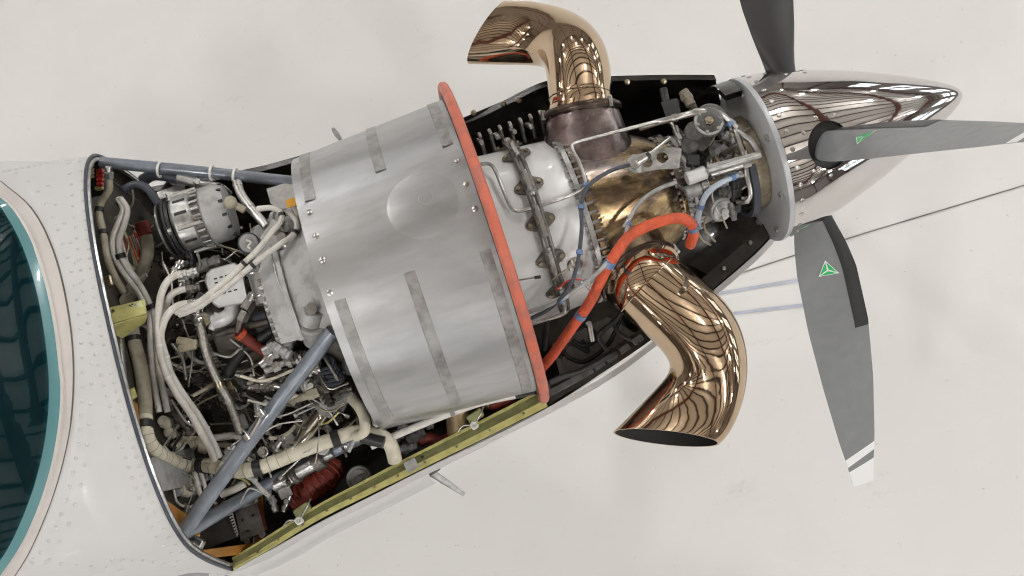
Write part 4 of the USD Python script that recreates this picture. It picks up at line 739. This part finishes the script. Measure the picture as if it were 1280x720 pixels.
add(lc, 'skin_edge', ribbon(sk, yy * -.008, yy * .010, .01), WHITE, label='white outer edge of the cowl skin')
add(lc, 'lower_skin', grid(np.array([sk[:22] + [0, -.006, -.002], sk[:22] + [0, -.028, -.055], sk[:22] + [0, -.02, -.2]])), WHITE, label='white cowl side below the rail', smooth=50)
ir = spline([H(*p) for p in ((686, 498, -.15), (740, 468, -.15), (815, 418, -.15), (880, 364, -.14), (940, 312, -.13), (974, 276, -.12))], 5)
add(lc, 'black_rail', ribbon(ir, yy * -.012, yy * .035, .006), SATIN)
for t in np.linspace(.02, .44, 11):
    i = t * (len(ir) - 1); p = ir[int(i)] + (ir[int(i) + 1] - ir[int(i)]) * (i % 1); d = nz(ir[int(i) + 1] - ir[int(i)]); s_ = box((0, 0, 0), (.034, .020, .008), bev=.0039); e = np.cross([0, 0, 1], d); v = s_.vertices; add(lc, 'fastener', tri(p + [0, .012, .004] + v[:, :1] * d + v[:, 1:2] * e + v[:, 2:] * [0, 0, 1], s_.faces), DARKG)
for px, py in ((905, 335), (938, 303), (868, 373)): add(lc, 'stud', lathe([(0, .007), (.004, .005), (.004, 1e-5)], H(px, py, -.12), (0, 0, 1), 10), STEEL)
fe = spline(np.array(far)[::3], 4); add(lc, 'far_edge', ribbon(fe, yy * -.012, yy * .006, .006), SATIN)
for t in (.35, .45, .53, .60, .72, .80, .88): p = far[int(t * (len(far) - 1))]; add(lc, 'edge_stud', lathe([(0, .010), (.006, .007), (.007, 1e-5)], p + [0, -.018, .0], (0, -.5, 1), 10), BRASS)
lv = xf(A, 'door_stay', 'small grey stay hanging outside the near cowl edge')
add(lv, 'arm', sweep(hp([(538, 590), (556, 602), (580, 618)], [-.22, -.26, -.3]), [5 * PX, 4.5 * PX, 2.5 * PX], 1.5 * PX, s=10), ALUD); add(lv, 'hinge', box(H(540, 588, -.2), (.05, .025, .02), ex=(1, .35, 0)), DARKG)
add(A, 'far_antenna', [box(H(421, 168, -.30), (.012, .03, .06), ex=(.9, .4, 0))], CASE, label='small grey blade behind the aluminium cover')
# black panels and fins beyond the case on the far side
fp = xf(A, 'far_baffle', 'black sheet baffle with bright slats behind the engine case')
add(fp, 'panel', plate([(577, 152), (668, 109), (690, 140), (690, 170), (600, 186)], [-.13, -.11, -.2, -.24, -.26], .004), SATIN, smooth=False)
for px, py in ((592, 141), (629, 130), (668, 113)): add(fp, 'stud', lathe([(0, .010), (.006, .007), (.007, 1e-5)], H(px, py, -.11), (0, -.3, 1), 10), BRASS)
for k in range(7): add(fp, 'slat', box(H(603 + 12.5 * k, 181 - 4.6 * k, .02), (.010, .02, .10), ex=(1, .1, 0), ez=(.1, .3, 1)), STEEL)

# --- wires and pipes over the case
hose('steel_tube', [(594, 206), (611, 205), (619, 213), (628, 235), (637, 256), (647, 264), (668, 259), (690, 252), (716, 243), (731, 234), (731, 224), (724, 203), (715, 185), (721, 178), (750, 170), (785, 161), (822, 152), (838, 153), (845, 166)], [.225, .255, .275, .275, .27, .27, .26, .26, .26, .26, .25, .24, .23, .2], 2.3, STEEL, 'thin bent steel tube over the case and duct', (.52,), BLUEP, cl=2, cw=1.9)
hose('black_cable', [(664, 398), (690, 384), (712, 358), (722, 328), (727, 288), (727, 254), (737, 231), (762, 214), (787, 206)], [.16, .2, .26, .275, .275, .27, .26, .255], 2.4, NAVY, 'dark cable looping over the case to the plate', (.42, .62), BLUEP, cl=2.5, cw=1.6)
tp = xf(A, 'lifting_plate', 'grey teardrop plate with two holes'); pix = [(784, 199), (790, 193), (798, 193), (822, 186), (842, 184), (852, 186), (849, 210), (820, 212), (792, 217), (784, 211)]
add(tp, 'plate', plate(pix, .255, .004, [(809, 203, .255, .015), (828, 197, .255, .016)]), ALUD, smooth=False); add(tp, 'nut', [hexn(H(794, 205, .255), H(794, 205, .28), .016), cyl(H(796, 204, .285), H(808, 196, .285), .010), cyl(H(806, 197, .285), H(838, 172, .27), .004)], STEEL); add(tp, 'black_sleeve', cyl(H(802, 200, .285), H(812, 193, .284), .009), BLACK)
hose('grey_tube', [(845, 228), (828, 234), (810, 244), (796, 258), (786, 276), (780, 300), (764, 322), (748, 340), (720, 362), (690, 380), (655, 392)], [.2, .22, .24, .25, .26, .25, .22, .16], 2.6, CASE, 'pale grey tube curving down over the duct', (.42,), BLUEP)
hose('fire_sleeve_hose', [(668, 478), (676, 462), (692, 442), (716, 408), (736, 380), (752, 348), (764, 326), (784, 298), (806, 284), (832, 275), (852, 273), (864, 280), (867, 292), (863, 306)], [-.12, -.06, .02, .12, .2, .25, .265, .27, .27, .26, .2, .12], 6.5, ORANGE, 'orange sleeved hose crossing from the cover to the gearbox', (.46, .27, .88), BLUEP, cl=4, cw=1.12)
add('/World/airplane/fire_sleeve_hose', 'clamp_wire', [tube(hp([(779, 284), (784, 275), (790, 272)], .29), .003), tube(hp([(738, 362), (732, 356), (726, 352)], .24), .004)], STEEL)
for i, (pix, h, r, m_) in enumerate((([(650, 395), (690, 378), (722, 362), (738, 352)], [.12, .18], 3.2, HOSE), ([(655, 408), (680, 400), (704, 392), (706, 380)], [.06, .1], 2.6, STEEL), ([(684, 395), (682, 420), (680, 436)], [.0, -.1], 4.5, BLACK), ([(700, 380), (716, 366), (728, 352), (742, 348)], [.2, .22], 1.2, BLUEP), ([(696, 362), (712, 350), (728, 350)], [.24, .24], .9, REDP), ([(690, 350), (706, 338), (718, 332)], [.26, .27], .9, BRASS), ([(620, 356), (650, 350), (668, 347)], [.24, .25], 1.0, STEEL), ([(668, 347), (676, 346)], [.252, .252], 2, BLACK), ([(715, 425), (730, 432), (745, 424), (735, 408), (715, 412), (705, 440), (730, 452), (760, 430), (775, 400)], [-.2, -.18], 3, BLACK), ([(760, 440), (748, 420), (770, 400), (780, 385)], [-.15, -.1], 3.4, BLACK), ([(800, 430), (775, 418), (765, 400)], [-.15, -.15], 3, BLACK), ([(700, 448), (712, 430), (735, 440), (728, 425)], [-.2, -.2], 2.4, BLACK))): hose('cable' if r < 3 else 'pipe', pix, h, r, m_)
add(A, 'drain_elbow', [cyl(H(700, 376, .06), H(706, 392, .04), 5 * PX), ball(H(706, 386, .05), 6 * PX), cyl(H(736, 404, .0), H(740, 425, -.06), 4 * PX)], STEEL)
add(A, 'grey_floor_panel', plate([(690, 430), (760, 396), (800, 420), (745, 462), (700, 470)], -.30, .004), CASE, smooth=False)

# --- gearbox and its accessories between duct and backplate
gb = xf(A, 'gearbox', 'grey reduction gearbox behind the propeller')
add(gb, 'housing', around([(.52, .155), (.54, .150), (.56, .140), (.62, .132), (.68, .118), (.72, .085), (.735, .06)], 60), CASE, smooth=40)
add(gb, 'gearbox_rib', [around([(.575, .13), (.577, .147), (.587, .147), (.589, .13)], 60), around([(.64, .12), (.642, .137), (.65, .137), (.652, .12)], 60)], CASE)
for k in range(24): add(gb, 'gearbox_bolt', hexn(pol(.57, .139, -85 + 8 * k), pol(.60, .139, -85 + 8 * k), .0055), STEEL)
gv = xf(A, 'propeller_governor', 'dark grey round governor with a brass centre on top of the gearbox')
p = H(886, 156, .16); q = H(886, 152, .26)
add(gv, 'body', [cyl(p, q, .040, 28), cyl(p + [0, 0, .02], p + [0, 0, .045], .047, 28), cyl(H(868, 166, .15), H(868, 164, .225), .028, 18), cyl(H(864, 184, .14), H(862, 182, .20), .024, 16), hull([H(850, 178, .13), H(862, 160, .13), H(895, 175, .13), H(880, 195, .13), H(852, 176, .19), H(862, 162, .20), H(893, 174, .19), H(878, 190, .19)])], DARKG); add(gv, 'rim', ringt(q, (0, 0, 1), .036, .004, 28, 6), CASE); add(gv, 'brass_plug', [hexn(q, q + [0, 0, .012], .013), cyl(q + [.0, 0, .012], q + [0, 0, .016], .007)], BRASS)
for k in range(6): w = k * 1.047; add(gv, 'governor_screw', hexn(q + [.032 * math.cos(w), .032 * math.sin(w), -.002], q + [.032 * math.cos(w), .032 * math.sin(w), .008], .0055), STEEL)
add(gv, 'electric_plug', [box(H(866, 201, .21), (.035, .03, .03), ex=(.8, -.3, 0)), cyl(H(862, 206, .21), H(872, 200, .21), 5 * PX)], BLACK); add(gv, 'lever', [box(H(898, 188, .2), (.05, .02, .01), ex=(1, .2, 0)), hexn(H(897, 189, .2), H(897, 189, .215), .009)], DARKG)
sd = xf(A, 'black_solenoid', 'black valve block with a brown plug near the far cowl edge')
add(sd, 'body', [rounded([(826, 128), (846, 124), (852, 142), (832, 147)], .12, .20, 2), cyl(H(829, 111, .17), H(833, 130, .17), 5 * PX), cyl(H(842, 126, .18), H(844, 140, .18), 7 * PX)], BLACK); add(sd, 'plug', [cyl(H(854, 114, .18), H(864, 132, .18), 6.5 * PX), hexn(H(857, 119, .18), H(860, 125, .18), 8 * PX), cyl(H(864, 130, .17), H(870, 142, .15), 5 * PX)], PM('brown_plug', (.20, .17, .13), .5, dirt=(.08, .06, .05)))
hose('silver_pipe', [(800, 160), (822, 153), (853, 145), (868, 141), (884, 139), (901, 143), (912, 152)], [.2, .24, .26, .26, .24], 4, STEEL, 'silver pipe over the top of the gearbox', (.3, .55), STEEL, ends=(1,)); add(A, 'blue_band', cyl(H(910, 151, .24), H(915, 156, .235), 5.5 * PX), BLUEP)
for i, (a, b, r, m_, hh) in enumerate((((858, 224), (882, 215), 8.5, CASEW, .20), ((881, 216), (887, 213), 6.5, STEEL, .2), ((857, 241), (876, 235), 8, CASE, .17), ((876, 235), (886, 232), 9, STEEL, .17), ((886, 231), (902, 224), 5, BRASS, .17), ((888, 218), (938, 203), 4, STEEL, .21), ((884, 214), (951, 194), 3.2, ALUD, .225), ((902, 223), (926, 216), 4, ALUD, .18))): add(A, 'gearbox_rod' if r < 5 else 'gearbox_plug', [cyl(H(*a, hh), H(*b, hh), r * PX, 16)] + ([hexn(H(*b, hh) - (H(*b, hh) - H(*a, hh)) * .2, H(*b, hh), r * 1.3 * PX)] if i % 2 else []), m_)
add(A, 'rod_end', plate([(884, 206), (946, 190), (952, 196), (886, 216)], .22, .004), ALUD, smooth=False)
hose('blue_hose', [(871, 278), (876, 258), (884, 242), (900, 229), (924, 218)], [.12, .18, .2, .19], 3.6, PM('pale_blue_sleeve', (.42, .48, .55), .45, var=.1), 'pale blue sleeved line beside the gearbox', (.25, .95), BLUEP, ends=(1,))
ms = xf(A, 'torque_sensor', 'round grey sensor can with recessed face'); a_, b_ = H(885, 252, .08), H(903, 263, .13)
add(ms, 'can', cyl(a_, b_, 15.5 * PX, 28), CASE); dd = nz(b_ - a_); add(ms, 'can_face', lathe([(0, .030), (.004, .030), (.002, .022), (.003, .009), (.008, .007), (.008, 1e-5)], b_, dd, 28), ALUD); add(ms, 'can_foot', cyl(a_ - dd * .03, a_, 10 * PX), CASE)
add(A, 'vertical_line', [tube(hp([(916, 154), (922, 172), (930, 196), (934, 222), (938, 243), (932, 252), (922, 252)], [.23, .21, .2, .18, .15]), 3 * PX), hexn(H(929, 190, .2), H(932, 202, .2), 6 * PX), hexn(H(926, 250, .15), H(936, 250, .15), 5 * PX)], STEEL); add(A, 'sensor_post', [cyl(H(918, 226, .15), H(920, 252, .13), 7 * PX), hexn(H(918, 236, .145), H(919, 242, .14), 9 * PX), cyl(H(920, 252, .12), H(921, 262, .08), 6 * PX)], BLACK)
hose('control_arm', [(914, 160), (926, 168), (938, 176), (948, 192)], [.2, .2, .19], 4, ALUD)
for k, (px, py) in enumerate(((864, 178), (900, 200), (912, 184), (848, 170), (858, 196), (908, 240), (896, 210), (886, 205), (872, 230), (905, 170))): fitting('pipe_fitting', px, py, .13 + .01 * (k % 4), 4 + k % 3, 18 + 3 * (k % 4), 37 * k, rnd.choice([STEEL, CASE, ALUD, DARKG]))
for k in range(44):
    px, py = rnd.uniform(846, 934), rnd.uniform(150, 272)
    if py > 285 - (px - 846) * .25 or (px < 862 and py > 240): continue
    fitting('pipe_fitting', px, py, rnd.uniform(.08, .185), rnd.uniform(1.8, 4.5), rnd.uniform(10, 26), rnd.choice([15, 20, 105, 60, -40, 90]), rnd.choice([STEEL, CASE, DSTEEL, DARKG, DARKG, SATIN, BRASS]))
for k in range(18):
    px, py = rnd.uniform(850, 925), rnd.uniform(155, 270); h_ = rnd.uniform(.1, .2); b = rnd.uniform(-9, 9); a = rnd.choice([.3, 1.6, 2.6])
    hose('wire', [(px - 16 * math.cos(a), py + 16 * math.sin(a)), (px + b, py + b * .5), (px + 16 * math.cos(a) + b, py - 16 * math.sin(a))], h_, rnd.uniform(.8, 1.8), rnd.choice([STEEL, HOSE, BLACK, ALUD, TAN]))
hose('wire', [(884, 268), (880, 282), (886, 294), (894, 302)], [.05, -.02], 1.6, TAN); hose('wire', [(880, 270), (872, 286), (878, 300), (888, 306)], [.05, -.05], 1.6, TAN)
add(A, 'front_black_panel', plate([(862, 330), (920, 270), (962, 250), (970, 280), (900, 352)], [-.2, -.18, -.14, -.16, -.2], .004), SATIN, smooth=False)
nl = np.array([pol(.785 - .012 * math.sin(math.radians(t)), .246, t) for t in range(-80, -34, 4)]); add(lc, 'nose_lip', grid(np.array([nl - [.05, 0, 0], nl, nl * [1, .93, .93], nl * [1, .93, .93] - [.05, 0, 0]])), SATIN, label='black curved lip behind the backplate', smooth=40)
